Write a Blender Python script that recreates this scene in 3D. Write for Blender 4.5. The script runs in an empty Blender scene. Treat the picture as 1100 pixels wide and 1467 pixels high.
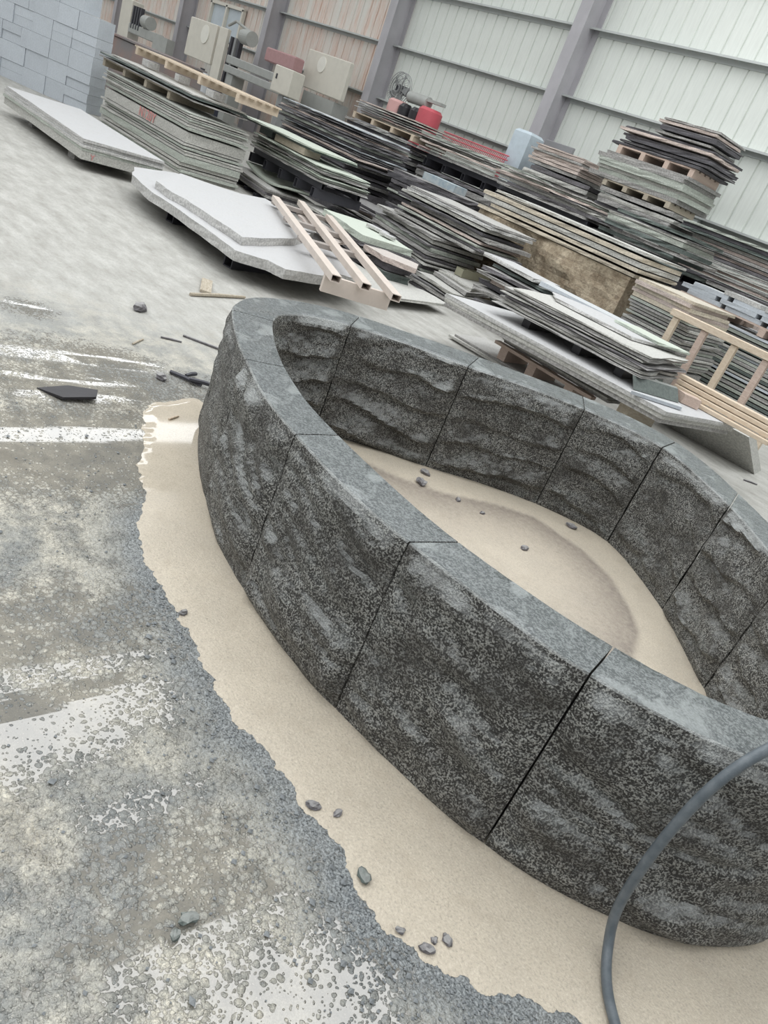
import bpy, bmesh, math, random
import numpy as np
from mathutils import Vector, Matrix, noise
R = random.Random(7)
sc = bpy.context.scene
COL = sc.collection
rad = math.radians

# ------------------------------------------------------------------ helpers
def lin(c):
    return tuple((x/255/12.92 if x/255 <= .04045 else ((x/255+.055)/1.055)**2.4) for x in c) + (1.0,)

class G:
    """small node graph helper"""
    def __init__(s, name):
        s.m = bpy.data.materials.new(name); s.m.use_nodes = True
        s.nt = s.m.node_tree; s.nt.nodes.clear()
        s.out = s.n('ShaderNodeOutputMaterial'); s.b = s.n('ShaderNodeBsdfPrincipled')
        s.l(s.b.outputs[0], s.out.inputs[0])
        s.tc = s.n('ShaderNodeTexCoord'); s.geo = s.n('ShaderNodeNewGeometry')
    def n(s, t, **k):
        x = s.nt.nodes.new(t)
        for a, v in k.items(): setattr(x, a, v)
        return x
    def l(s, a, b): s.nt.links.new(a, b)
    def put(s, sock, v):
        if hasattr(v, 'is_output'): s.l(v, sock)
        else: sock.default_value = v
    def noise(s, scale, detail=4, rough=.55, vec=None, dist=0.0):
        x = s.n('ShaderNodeTexNoise'); x.inputs['Scale'].default_value = scale
        x.inputs['Detail'].default_value = detail; x.inputs['Roughness'].default_value = rough
        x.inputs['Distortion'].default_value = dist
        s.l(vec if vec is not None else s.tc.outputs['Object'], x.inputs['Vector'])
        return x.outputs['Fac']
    def vor(s, scale, feature='F1', vec=None, out='Distance'):
        x = s.n('ShaderNodeTexVoronoi', feature=feature); x.inputs['Scale'].default_value = scale
        s.l(vec if vec is not None else s.tc.outputs['Object'], x.inputs['Vector'])
        return x.outputs[out]
    def map(s, v, a, b, c=0.0, d=1.0, smooth=False):
        x = s.n('ShaderNodeMapRange', clamp=True)
        if smooth: x.interpolation_type = 'SMOOTHSTEP'
        s.put(x.inputs[0], v); 
        for i, q in enumerate((a, b, c, d)): s.put(x.inputs[i+1], q)
        return x.outputs[0]
    def math(s, op, a, b=0.0):
        x = s.n('ShaderNodeMath', operation=op); s.put(x.inputs[0], a); s.put(x.inputs[1], b); return x.outputs[0]
    def mix(s, f, a, b, mode='MIX'):
        x = s.n('ShaderNodeMix', data_type='RGBA', blend_type=mode); s.put(x.inputs[0], f)
        s.put(x.inputs[6], a); s.put(x.inputs[7], b); return x.outputs[2]
    def mixf(s, f, a, b):
        x = s.n('ShaderNodeMix', data_type='FLOAT'); s.put(x.inputs[0], f)
        s.put(x.inputs[2], a); s.put(x.inputs[3], b); return x.outputs[0]
    def scaled(s, vec):
        x = s.n('ShaderNodeMapping'); x.inputs['Scale'].default_value = vec
        s.l(s.tc.outputs['Object'], x.inputs[0]); return x.outputs[0]
    def attr(s, name):
        x = s.n('ShaderNodeAttribute', attribute_name=name); return x.outputs['Fac']
    def nz(s):
        x = s.n('ShaderNodeSeparateXYZ'); s.l(s.geo.outputs['True Normal'], x.inputs[0]); return x.outputs[2]
    def rand(s):
        return s.n('ShaderNodeObjectInfo').outputs['Random']
    def bump(s, h, strength, dist=.01):
        x = s.n('ShaderNodeBump'); x.inputs['Strength'].default_value = strength; x.inputs['Distance'].default_value = dist
        s.put(x.inputs['Height'], h); s.l(x.outputs[0], s.b.inputs['Normal'])
    def set(s, col=None, rough=None, metal=None, spec=None):
        if col is not None: s.put(s.b.inputs['Base Color'], col)
        if rough is not None: s.put(s.b.inputs['Roughness'], rough)
        if metal is not None: s.put(s.b.inputs['Metallic'], metal)
        if spec is not None: s.put(s.b.inputs['Specular IOR Level'], spec)
        return s.m

class MB:
    """collects shapes; build() links them as one mesh object"""
    def __init__(s): s.v, s.f = [], []
    def add(s, vs, fs):
        b = len(s.v); s.v += [tuple(x) for x in vs]; s.f += [tuple(b+i for i in f) for f in fs]; return s
    def box(s, c, d, rz=0.0, rx=0.0, ry=0.0, bev=0.0):
        hx, hy, hz = d[0]/2, d[1]/2, d[2]/2
        M = Matrix.Rotation(rz, 3, 'Z') @ Matrix.Rotation(ry, 3, 'Y') @ Matrix.Rotation(rx, 3, 'X')
        c = Vector(c)
        b = min(bev, hx*.9, hy*.9, hz*.9)
        if b <= 0:
            vs = [c + M @ Vector((x*hx, y*hy, z*hz)) for z in (-1, 1) for x, y in ((-1, -1), (1, -1), (1, 1), (-1, 1))]
            return s.add(vs, [(3,2,1,0),(4,5,6,7),(0,1,5,4),(1,2,6,5),(2,3,7,6),(3,0,4,7)])
        vs = []
        for z in (-hz, hz):
            for q, zz in ((b, z), (0, z - b*(1 if z > 0 else -1))):
                vs += [c + M @ Vector(p) for p in ((-hx+q, -hy+q, zz), (hx-q, -hy+q, zz), (hx-q, hy-q, zz), (-hx+q, hy-q, zz))]
        f = [(3,2,1,0), (8,9,10,11)]
        for i in range(4):
            j = (i+1) % 4
            f += [(i, j, 4+j, 4+i), (4+i, 4+j, 12+j, 12+i), (12+i, 12+j, 8+j, 8+i)]
        return s.add(vs, f)
    def tube(s, pts, r, n=10, cap=True):
        P = [Vector(p) for p in pts]; vs, fs = [], []
        rr = r if isinstance(r, (list, tuple)) else [r]*len(P)
        up = None
        for i, p in enumerate(P):
            t = (P[min(i+1, len(P)-1)] - P[max(i-1, 0)]).normalized()
            if up is None:
                up = t.orthogonal().normalized()
            up = (up - t*up.dot(t)).normalized(); w = t.cross(up)
            vs += [p + (up*math.cos(a) + w*math.sin(a))*rr[i] for a in [2*math.pi*k/n for k in range(n)]]
        for i in range(len(P)-1):
            for k in range(n):
                k2 = (k+1) % n; fs.append((i*n+k, i*n+k2, (i+1)*n+k2, (i+1)*n+k))
        if cap:
            fs.append(tuple(range(n-1, -1, -1))); fs.append(tuple((len(P)-1)*n+k for k in range(n)))
        return s.add(vs, fs)
    def hollow(s, a, b, w, h, t, up=(0, 0, 1)):
        """open square tube from a to b"""
        a, b = Vector(a), Vector(b); d = (b-a).normalized(); u = Vector(up); u = (u-d*u.dot(d)).normalized(); q = d.cross(u)
        vs = []
        for e in (a, b):
            for ww, hh in ((w/2, h/2), (w/2-t, h/2-t)):
                vs += [e + q*x*ww + u*y*hh for x, y in ((-1, -1), (1, -1), (1, 1), (-1, 1))]
        fs = []
        for i in range(4):
            j = (i+1) % 4
            fs += [(i, j, 8+j, 8+i), (4+j, 4+i, 12+i, 12+j), (j, i, 4+i, 4+j), (8+i, 8+j, 12+j, 12+i)]
        return s.add(vs, fs)
    def prism(s, outline, z0, z1):
        n = len(outline)
        vs = [(x, y, z0) for x, y in outline] + [(x, y, z1) for x, y in outline]
        return s.add(vs, [tuple(range(n-1, -1, -1)), tuple(range(n, 2*n))] + [(i, (i+1) % n, n+(i+1) % n, n+i) for i in range(n)])
    def build(s, name, mat, parent=None, smooth=False, loc=None):
        me = bpy.data.meshes.new(name); 
        if loc is not None:
            s.v = [(x-loc[0], y-loc[1], z-loc[2]) for x, y, z in s.v]
        me.from_pydata(s.v, [], s.f); me.update()
        bm = bmesh.new(); bm.from_mesh(me); bmesh.ops.recalc_face_normals(bm, faces=bm.faces)
        if smooth:
            for f in bm.faces: f.smooth = True
            for e in bm.edges:
                if len(e.link_faces) == 2 and e.calc_face_angle(0) > rad(40): e.smooth = False
        bm.to_mesh(me); bm.free()
        o = bpy.data.objects.new(name, me); COL.objects.link(o)
        if mat: me.materials.append(mat)
        if parent: o.parent = parent
        if loc is not None: o.location = loc
        return o

def tag(o, label=None, cat=None, group=None, kind=None):
    if label: o['label'] = label
    if cat: o['category'] = cat
    if group: o['group'] = group
    if kind or cat: o['kind'] = kind or 'thing'
    return o
def empty(name, loc, label, cat, group=None, rz=0.0):
    o = bpy.data.objects.new(name, None); COL.objects.link(o); o.location = loc; o.rotation_euler = (0, 0, rz); o.empty_display_size = .1
    return tag(o, label, cat, group)

# ------------------------------------------------------------------ materials
def stone(name, rgb, speck=.3, sscale=70, dust=.55, rough=.75, dustcol=(192, 191, 187), stain=.16):
    g = G(name); base = lin(rgb)
    dk = tuple(c*.45 for c in base[:3]) + (1,); lt = tuple(min(1, c*1.5) for c in base[:3]) + (1,)
    n1 = g.noise(sscale, 3, .7); n2 = g.noise(5, 4)
    c = g.mix(g.map(n1, .35, .65), dk, lt); c = g.mix(1-speck, c, base)
    c = g.mix(g.map(n2, .45, .75, 0, stain), c, dk)
    c = g.mix(g.map(g.rand(), 0, 1, 0, .18), c, dk)
    d = g.math('MULTIPLY', g.map(g.nz(), .6, .95), g.map(g.noise(9, 5), .25, .6, dust*.6, dust))
    c = g.mix(d, c, lin(dustcol))
    g.bump(n1, .35, .01)
    return g.set(c, rough)
S = {
 'pale grey':   stone('pale_grey_stone', (184, 183, 177), .5, 48),
 'greenish grey': stone('greenish_grey_stone', (172, 177, 168), .45, 45),
 'white':       stone('white_stone', (188, 187, 184), .5, 45, .95, dustcol=(186, 186, 187)),
 'mid grey':    stone('mid_grey_stone', (156, 154, 151), .65, 45, .55),
 'dark grey':   stone('dark_grey_stone', (112, 109, 112), .65, 42, .5),
 'charcoal':    stone('charcoal_stone', (88, 86, 90), .5, 50, .45),  # dark stones: base colours lightened, background haze painted into the tone
 'bluish grey': stone('bluish_grey_stone', (190, 196, 202), .15, 40, .5),
 'beige':       stone('beige_stone', (196, 186, 168), .35, 30, .5, dustcol=(200, 195, 184)),
 'pinkish':     stone('pinkish_stone', (192, 178, 170), .4, 45, .5),
 'dark green':  stone('dark_green_stone', (96, 105, 101), .45, 40, .4),
 'pale green':  stone('pale_green_stone', (192, 200, 188), .3, 40, .85, dustcol=(192, 199, 187)),
}
def rock_mat():
    g = G('brown_rough_rock'); n = g.noise(5, 8, .65); n2 = g.noise(30, 5, .7)
    c = g.mix(g.map(n, .3, .65), lin((138, 120, 98)), lin((206, 192, 168))); c = g.mix(g.map(n2, .48, .68, 0, .6), c, lin((104, 90, 76)))
    st = g.noise(1, 6, .65, g.scaled((1.2, 1.2, 16)), .5); c = g.mix(g.map(st, .52, .66, 0, .55), c, lin((98, 84, 70)))
    g.bump(n2, .8, .03); return g.set(c, .9)
ROCK = rock_mat()
def plain(name, rgb, rough=.6, metal=0.0, var=.25, scale=12, dirt=None):
    g = G(name); b = lin(rgb); d = lin(dirt) if dirt else tuple(c*.5 for c in b[:3]) + (1,)
    n = g.noise(scale, 5, .6); c = g.mix(g.map(n, .4, .75, 0, var), b, d)
    g.bump(g.noise(scale*8, 3), .15, .005); return g.set(c, rough, metal)
def wood(name, rgb, rgb2):
    g = G(name); n = g.noise(6, 5, .6, g.scaled((3, 18, 18)), .5); c = g.mix(g.map(n, .3, .7), lin(rgb), lin(rgb2))
    c = g.mix(g.map(g.rand(), 0, 1, 0, .3), c, lin(rgb2)); g.bump(n, .3, .005); return g.set(c, .75)
WOOD = wood('pale_timber', (220, 207, 188), (194, 175, 152)); WOODP = wood('pinkish_timber', (208, 190, 178), (176, 154, 140))
WOODO = wood('dusty_timber', (192, 184, 168), (150, 138, 120))
STEELP = plain('pinkish_primer_steel', (208, 196, 186), .5, 0, .25, 8)
DSTEEL = plain('dark_steel', (74, 74, 80), .5, .3, .3, 8); GSTEEL = plain('grey_steel', (150, 152, 152), .5, .2, .3, 8)
CREAM = plain('cream_machine_paint', (216, 212, 200), .5, 0, .2, 4); GREYP = plain('grey_machine_paint', (168, 170, 166), .5, 0, .3, 5)
NAVY = plain('dark_blue_machine_paint', (84, 88, 104), .5, 0, .3, 4); REDP = plain('red_paint', (202, 92, 102), .5, 0, .2, 5)
PINKP = plain('pink_faded_paint', (214, 168, 164), .5, 0, .2, 5); BLACKP = plain('black_motor_paint', (44, 42, 46), .35, 0, .2, 6)
BLUEBAG = plain('pale_blue_wrap', (190, 202, 210), .4, 0, .3, 9); GREYB = plain('grey_board', (140, 140, 142), .6, 0, .2, 3)
OLIVE = plain('olive_plastic', (150, 148, 128), .5, 0, .2, 6); WHITEP = plain('white_plastic', (216, 220, 224), .4, 0, .15, 8)
REDMARK = plain('red_marker_paint', (206, 138, 134), .7, 0, .3, 20); EMBLEM = plain('emblem_paint', (232, 230, 220), .5, 0, .1, 8)
BLUEM = plain('blue_paint_mark', (178, 186, 188), .7, 0, .75, 9, (112, 140, 160))

def granite():
    g = G('split_black_granite')
    n1 = g.noise(170, 1, .6); n2 = g.noise(60, 4, .75); n3 = g.noise(5, 5, .6)
    grain = g.math('ADD', g.math('MULTIPLY', n1, .62), g.math('MULTIPLY', n2, .38))
    rough_c = g.mix(g.map(grain, .47, .58), lin((46, 45, 43)), lin((162, 162, 157)))
    rough_c = g.mix(g.map(n3, .46, .66, 0, .6), rough_c, lin((60, 57, 53)))
    st = g.noise(1.0, 5, .62, g.scaled((4.5, 4.5, 11)), .8)
    rough_c = g.mix(g.map(st, .53, .70, 0, .5), rough_c, g.mix(g.map(grain, .45, .6), lin((98, 102, 101)), lin((164, 168, 166))))
    rough_c = g.mix(g.map(st, .47, .36, 0, .5), rough_c, lin((54, 53, 51)))
    top_c = g.mix(g.map(grain, .44, .58), lin((66, 71, 72)), lin((118, 123, 123)))
    top_c = g.mix(g.map(g.noise(6, 5, .65, None, .8), .53, .62, 0, .6), top_c, lin((146, 151, 150)))
    nz = g.nz(); top = g.map(nz, .93, .98)
    dust = g.map(nz, .28, .7, 0, .8)
    rough_c = g.mix(dust, rough_c, lin((172, 175, 174)))
    c = g.mix(top, rough_c, top_c)
    h = g.math('ADD', g.math('MULTIPLY', n2, 1.0), g.math('MULTIPLY', n1, .7))
    x = g.n('ShaderNodeBump'); g.l(h, x.inputs['Height']); x.inputs['Distance'].default_value = .014
    g.l(g.mixf(top, .85, .08), x.inputs['Strength']); g.l(x.outputs[0], g.b.inputs['Normal'])
    return g.set(c, g.mixf(top, .6, g.map(g.noise(9, 4), .35, .65, .25, .5)), spec=.5)
GRAN = granite()

# ------------------------------------------------------------------ camera
sc.view_settings.view_transform = 'Standard'; sc.view_settings.look = 'None'; sc.view_settings.gamma = 1.0
sc.view_settings.use_curve_mapping = False; sc.view_settings.exposure = -0.4
ROT = ((0.57934224, 0.55122575, -0.60042713), (0.73766663, -0.04123685, 0.67390464), (0.34671386, -0.83333648, -0.4305111))
EYE = Vector((0, 0, 1.6))
cd = bpy.data.cameras.new('camera'); cam = bpy.data.objects.new('camera', cd); COL.objects.link(cam)
M = Matrix.Identity(4)
for i in range(3):
    M[i][0] = ROT[i][0]; M[i][1] = -ROT[i][1]; M[i][2] = -ROT[i][2]; M[i][3] = EYE[i]
cam.matrix_world = M
cd.sensor_fit = 'VERTICAL'; cd.sensor_height = 36.0; cd.sensor_width = 27.0; cd.lens = 36*1060/1467; cd.clip_end = 300; cd.clip_start = .02
sc.camera = cam

# ------------------------------------------------------------------ splines
def catmull(P, per=12, closed=True):
    n = len(P); out = []
    P = [Vector(p) for p in P]
    rng = range(n) if closed else range(n-1)
    for i in rng:
        g = (lambda k: P[k % n]) if closed else (lambda k: P[max(0, min(n-1, k))])
        p0, p1, p2, p3 = g(i-1), g(i), g(i+1), g(i+2)
        for k in range(per):
            t = k/per
            out.append(.5*((2*p1) + (p2-p0)*t + (2*p0-5*p1+4*p2-p3)*t*t + (3*p1-p0-3*p2+p3)*t**3))
    if not closed: out.append(P[-1])
    return out

OUT = [(-2.98,1.83),(-2.63,1.67),(-2.34,1.57),(-2.02,1.48),(-1.62,1.435),(-1.3,1.435),(-1.04,1.475),(-.76,1.53),(-.58,1.59),(-.40,1.68),(-.24,1.80),(-.10,1.95),(0,2.15),(.035,2.42),(0,2.72),(-.15,3.02),(-.42,3.33),(-.72,3.57),(-1.02,3.78),(-1.27,3.96),(-1.56,4.15),(-1.84,4.25),(-2.10,4.22),(-2.38,4.04),(-2.70,3.68),(-2.97,3.32),(-3.16,3.0),(-3.28,2.78),(-3.335,2.53),(-3.315,2.27),(-3.24,2.07),(-3.12,1.93)]
INN = [(-2.93,2.03),(-2.70,1.90),(-2.46,1.79),(-2.19,1.70),(-1.95,1.65),(-1.57,1.625),(-1.2,1.635),(-.84,1.71),(-.6,1.80),(-.40,1.92),(-.26,2.07),(-.19,2.28),(-.2,2.55),(-.34,2.88),(-.62,3.17),(-.9,3.42),(-1.17,3.65),(-1.45,3.83),(-1.70,3.95),(-1.92,3.95),(-2.2,3.78),(-2.46,3.5),(-2.67,3.18),(-2.9,2.9),(-3.06,2.6),(-3.105,2.37),(-3.05,2.16)]
H = .65
def resample(C, n):
    C = C + [C[0]]; d = [0]
    for a, b in zip(C, C[1:]): d.append(d[-1] + (b-a).length)
    out, j = [], 0
    for i in range(n):
        t = d[-1]*i/n
        while d[j+1] < t: j += 1
        out.append(C[j].lerp(C[j+1], (t-d[j])/max(1e-9, d[j+1]-d[j])))
    return out
NO = 1440
oc = resample([Vector((p.x, p.y)) for p in catmull([(x, y, 0) for x, y in OUT])], NO)
ic = resample([Vector((p.x, p.y)) for p in catmull([(x, y, 0) for x, y in INN])], NO)
def near(C, p): return min(range(len(C)), key=lambda i: (C[i]-Vector(p)).length_squared)
# joints: (outer point, inner point)
J = [((-3.0,1.84),(-2.92,2.03)), ((-2.40,1.59),(-2.36,1.755)), ((-1.79,1.445),(-1.79,1.635)), ((-1.165,1.45),(-1.14,1.64)), ((-.58,1.59),(-.64,1.785)),
     ((.035,2.36),(-.19,2.40)), ((-.24,3.13),(-.41,2.96)), ((-.60,3.47),(-.72,3.27)), ((-1.30,3.99),(-1.2,3.68)), ((-1.86,4.25),(-1.79,3.97)), ((-2.42,4.0),(-2.22,3.76)), ((-2.86,3.47),(-2.67,3.18)), ((-3.26,2.82),(-3.07,2.61))]
JI = [(near(oc, a), near(ic, b)) for a, b in J]
# unwrap indices so that they increase
def unwrap(L):
    out = [L[0]]
    for x in L[1:]:
        while x < out[-1]: x += NO
        out.append(x)
    return out
JO = unwrap([a for a, b in JI]); JO.append(JO[0]+NO); JN = unwrap([b for a, b in JI]); JN.append(JN[0]+NO)
def cval(C, t):
    i = math.floor(t); f = t-i; return C[i % NO].lerp(C[(i+1) % NO], f)
def cnorm(C, t):
    d = cval(C, t+3) - cval(C, t-3); return Vector((d.y, -d.x)).normalized()   # points outwards for a counter-clockwise loop
def sm(a, b, x):
    t = max(0, min(1, (x-a)/(b-a))); return t*t*(3-2*t)
def rock_disp(arc, z, seed, inner):
    """relief of the split face: long ledges running along the stone inside, soft shells outside"""
    q = Vector((arc + seed*13.1, z, seed*3.7)); q2 = Vector((arc*1.3 + seed*5.3, z*4.2 + arc*.8, seed*1.9))
    fine = noise.fractal(q*26, 1, 2, 3)
    if inner:
        w = noise.fractal(Vector((arc*1.1+seed*7, z*1.1, seed)), 1, 2, 3)*.15 + noise.noise(q*9)*.010
        s = (z + .10*math.sin(seed*2.3)*arc + w)*6.2 + seed*.37
        fr = s - math.floor(s); saw = (1-fr) if fr > .12 else fr/.12*.88
        am = max(.08, .55+1.1*noise.noise(Vector((arc*1.4+seed*3, z*3.0, seed*2.2))))
        return .046*saw**1.3*am + .03*abs(noise.noise(q2*1.6)) + .006*noise.noise(q*13) + .0045*fine
    sh = abs(noise.noise(q2*1.15)); sh2 = abs(noise.noise(q2*2.6+Vector((4, 7, 1))))
    return .050*sh + .036*sh2 + .012*noise.noise(q*8) + .0045*fine
names = ["at the ring's left tip, nearest the thin sticks", "of the ring front, between left tip and the pale-chipped stone", "of the ring front, with pale chips along its edge", "at the middle of the ring front, notched at its seam",
 "of the ring front, right of middle, widest in view", "rounding the ring's lower right, crossed by the grey hose", "at the ring's right end, out of frame past the hose",
 "of the far ring side, cut by the right photo edge", "of the far ring side, ledged, before the leaning thick slab", "of the far ring side, short, below the low slabs' corner", "of the far ring side, lumpy, below the pinkish timber pallet",
 "of the far ring side, long-ledged, before the pointing slab", "of the ring's inner left curve, facing the steel tubes"]
NZ, NT = 50, 5
for k in range(len(J)):
    o0, o1, i0, i1 = JO[k], JO[k+1], JN[k], JN[k+1]
    L = (o1-o0)/NO*10.0
    nu = 64 if L < .9 else 100
    calm = .5 if k in (0, 12, 11) else 1.0
    gap = .006 if k in (7, 8) else .0029
    verts, faces = [], []
    def curve(C, a, b, u):
        LL = abs(b-a)
        return a + (b-a)*u
    def grid(C, a, b, sign, inner, seed):
        per = 9.6/NO if not inner else 8.2/NO
        g0 = gap/per
        a2, b2 = a+g0, b-g0
        b_ = len(verts)
        for iu in range(nu+1):
            u = iu/nu; t = a2 + (b2-a2)*u
            p, n = cval(C, t), cnorm(C, t)
            arc = (t-a)*per
            edge = min(u, 1-u)*(b2-a2)*per
            for iz in range(NZ+1):
                z = H-.006 + .006*(iz-NZ+1) if iz >= NZ-1 else (H-.006)*iz/(NZ-1)
                ft = sm(-.004, .075 if not inner else .045, H-z)*sm(-.02, .05, z)*(.2+.8*sm(0, .06, edge))
                d = rock_disp(arc, z, seed, inner)*ft*(1 if inner else calm)
                if iz == NZ: d -= .0055*(.6+.8*abs(noise.noise(Vector((arc*14, seed, 0)))))
                q = p + n*sign*d
                verts.append((q.x, q.y, z))
        for iu in range(nu):
            for iz in range(NZ):
                v = b_ + iu*(NZ+1)+iz
                f = (v, v+NZ+1, v+NZ+2, v+1)
                faces.append(f if sign > 0 else f[::-1])
        return b_
    bo = grid(oc, o0, o1, 1, False, k+1.0); bi = grid(ic, i0, i1, -1, True, k+21.0)
    ido = lambda iu, iz: bo+iu*(NZ+1)+iz
    idi = lambda iu, iz: bi+iu*(NZ+1)+iz
    rows = [[ido(iu, NZ) for iu in range(nu+1)]]
    for j in range(1, NT):
        row = []
        for iu in range(nu+1):
            a, b = Vector(verts[ido(iu, NZ)]), Vector(verts[idi(iu, NZ)])
            verts.append(tuple(a.lerp(b, j/NT))); row.append(len(verts)-1)
        rows.append(row)
    rows.append([idi(iu, NZ) for iu in range(nu+1)])
    for r0, r1 in zip(rows, rows[1:]):
        for iu in range(nu): faces.append((r0[iu], r0[iu+1], r1[iu+1], r1[iu]))
    for iu in range(nu): faces.append((ido(iu, 0), idi(iu, 0), idi(iu+1, 0), ido(iu+1, 0)))
    for iu, rev in ((0, False), (nu, True)):
        loop = [ido(iu, iz) for iz in range(NZ+1)] + [r[iu] for r in rows[1:-1]] + [idi(iu, iz) for iz in range(NZ, -1, -1)]
        faces.append(tuple(loop if not rev else loop[::-1]))
    mid = cval(oc, (o0+o1)/2)
    org = Vector((mid.x, mid.y, .0065))
    me = bpy.data.meshes.new('kerb_stone'); me.from_pydata([(x-org.x, y-org.y, z) for x, y, z in verts], [], faces); me.update()
    bm = bmesh.new(); bm.from_mesh(me); bmesh.ops.recalc_face_normals(bm, faces=bm.faces)
    for f in bm.faces: f.smooth = True
    for e in bm.edges:
        if len(e.link_faces) == 2 and e.calc_face_angle(0) > rad(50): e.smooth = False
    bm.to_mesh(me); bm.free(); me.materials.append(GRAN)
    ob = bpy.data.objects.new('kerb_stone', me); COL.objects.link(ob); ob.location = org
    tag(ob, 'curved black granite kerb stone ' + names[k], 'stone block', 'curved granite stones forming the ring')

# ------------------------------------------------------------------ floor
def seg_dist(P, poly, closed=True):
    """distance of points (n,2) to a polyline"""
    A = np.array(poly); B = np.roll(A, -1, 0) if closed else A[1:]
    if not closed: A = A[:-1]
    best = np.full(len(P), 1e9)
    for a, b in zip(A, B):
        d = b-a; t = np.clip(((P-a)@d)/max(1e-12, d@d), 0, 1); q = a+t[:, None]*d
        best = np.minimum(best, np.hypot(*(P-q).T))
    return best
def inside(P, poly):
    r = np.zeros(len(P), bool); n = len(poly)
    for i in range(n):
        x1, y1 = poly[i]; x2, y2 = poly[(i+1) % n]
        c = ((y1 > P[:, 1]) != (y2 > P[:, 1]))
        with np.errstate(divide='ignore', invalid='ignore'):
            xx = (x2-x1)*(P[:, 1]-y1)/(y2-y1)+x1
        r ^= c & (P[:, 0] < xx)
    return r
MUDEDGE = [(-3.399,2.028),(-3.294,1.704),(-3.133,1.602),(-2.788,1.457),(-2.496,1.347),(-2.269,1.241),(-2.068,1.175),(-1.901,1.159),(-1.745,1.157),(-1.634,1.158),(-1.517,1.141),(-1.387,1.139),(-1.285,1.123),(-1.19,1.109),(-1.115,1.15),(-.949,1.165),(-.868,1.147),(-.776,1.172),(-.704,1.171),(-.636,1.148),(-.576,1.153),(-.537,1.149),(-.476,1.183),(-.413,1.197),(-.386,1.225),(-.328,1.278),(-.282,1.286),(-.257,1.335),(-.206,1.396),(-.151,1.453),(-.084,1.486),(.064,1.578),(.35,1.8),(.55,2.3),(.3,2.8)]
RINGMID = [( .5*(cval(oc, JO[0]+t).x + cval(ic, JN[0]+t*1.0).x), .5*(cval(oc, JO[0]+t).y + cval(ic, JN[0]+t*1.0).y)) for t in range(720, NO, 40)]
def frac_line(P, amp, it):
    for _ in range(it):
        Q = []
        for a, b in zip(P, P[1:]):
            Q.append(a); dx, dy = b[0]-a[0], b[1]-a[1]; l = math.hypot(dx, dy); o = R.uniform(-1, 1)*amp*min(l, .09)
            Q.append(((a[0]+b[0])/2 - dy/max(l, 1e-6)*o, (a[1]+b[1])/2 + dx/max(l, 1e-6)*o))
        Q.append(P[-1]); P = Q
    return P
edge = frac_line(MUDEDGE, .22, 4)
MUD = edge + [p for p in RINGMID if True]
xs = np.unique(np.concatenate([np.linspace(-50, -12, 30), np.linspace(-12, -5, 60), np.arange(-5, .9, .025), np.linspace(.9, 8, 20)]))
ys = np.unique(np.concatenate([np.linspace(-14, .1, 20), np.arange(.1, 4.4, .025), np.linspace(4.4, 14, 60)]))
XX, YY = np.meshgrid(xs, ys, indexing='ij'); P = np.stack([XX.ravel(), YY.ravel()], 1)
nx, ny = len(xs), len(ys)
dm = seg_dist(P, MUDEDGE, False); inn = inside(P, MUD)
sd = np.where(inn, -dm, dm)
grit = np.exp(-np.maximum(sd, 0)/.16)*(P[:, 0] > -2.75)*1.0
grit *= 1/(1+np.exp(-(P[:, 0]+2.5)/.12))
def blob(c, a, b, ang=0):
    d = P-np.array(c); ca, sa = math.cos(ang), math.sin(ang)
    u, v = d[:, 0]*ca+d[:, 1]*sa, -d[:, 0]*sa+d[:, 1]*ca
    return np.exp(-((u/a)**2+(v/b)**2))
band = [(-3.07,.7),(-3.17,1.26),(-3.16,1.6),(-3.3,1.98),(-3.1,1.88),(-2.52,1.4),(-2.5,1.07),(-2.55,.5)]
db = seg_dist(P, band); ib = inside(P, band)
wet = (1/(1+np.exp(np.where(ib, -db, db)/.07)))*.80
wet = np.maximum(wet, 1.0*blob((-1.36,.60), .12, .32, 0.15)); wet = np.maximum(wet, .80*blob((-.45,.86), .13, .22, 0))
wet = np.maximum(wet, .85*blob((-3.86,1.67), .18, .34)); wet = np.maximum(wet, .8*blob((-4.5,1.44), .2, .22)); wet = np.maximum(wet, .9*blob((-3.45,1.38), .16, .42)); wet = np.maximum(wet, .55*blob((-3.75,1.5), .5, .6))
wet = np.maximum(wet, .45*blob((-1.7,.55), .3, .5)); wet = np.maximum(wet, .36*blob((-.75,.75), .35, .25)); wet = np.maximum(wet, .35*blob((-3.6,1.6), .8, .9))
dist = np.hypot(P[:, 0], P[:, 1]-.3)
dry = np.clip((dist-3.5)/2.0, 0, 1); dry = dry*dry*(3-2*dry)*(1-.6*np.clip(wet-.3, 0, .7)/.7)
me = bpy.data.meshes.new('floor')
idx = lambda i, j: i*ny+j
me.from_pydata([(float(x), float(y), 0.0) for x, y in P], [], [(idx(i, j), idx(i+1, j), idx(i+1, j+1), idx(i, j+1)) for i in range(nx-1) for j in range(ny-1)])
for nm, arr in (('grit', grit), ('wet', wet), ('dry', dry)):
    a = me.attributes.new(nm, 'FLOAT', 'POINT'); a.data.foreach_set('value', arr.astype(np.float32))
fl = bpy.data.objects.new('floor', me); COL.objects.link(fl); fl['kind'] = 'structure'
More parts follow.
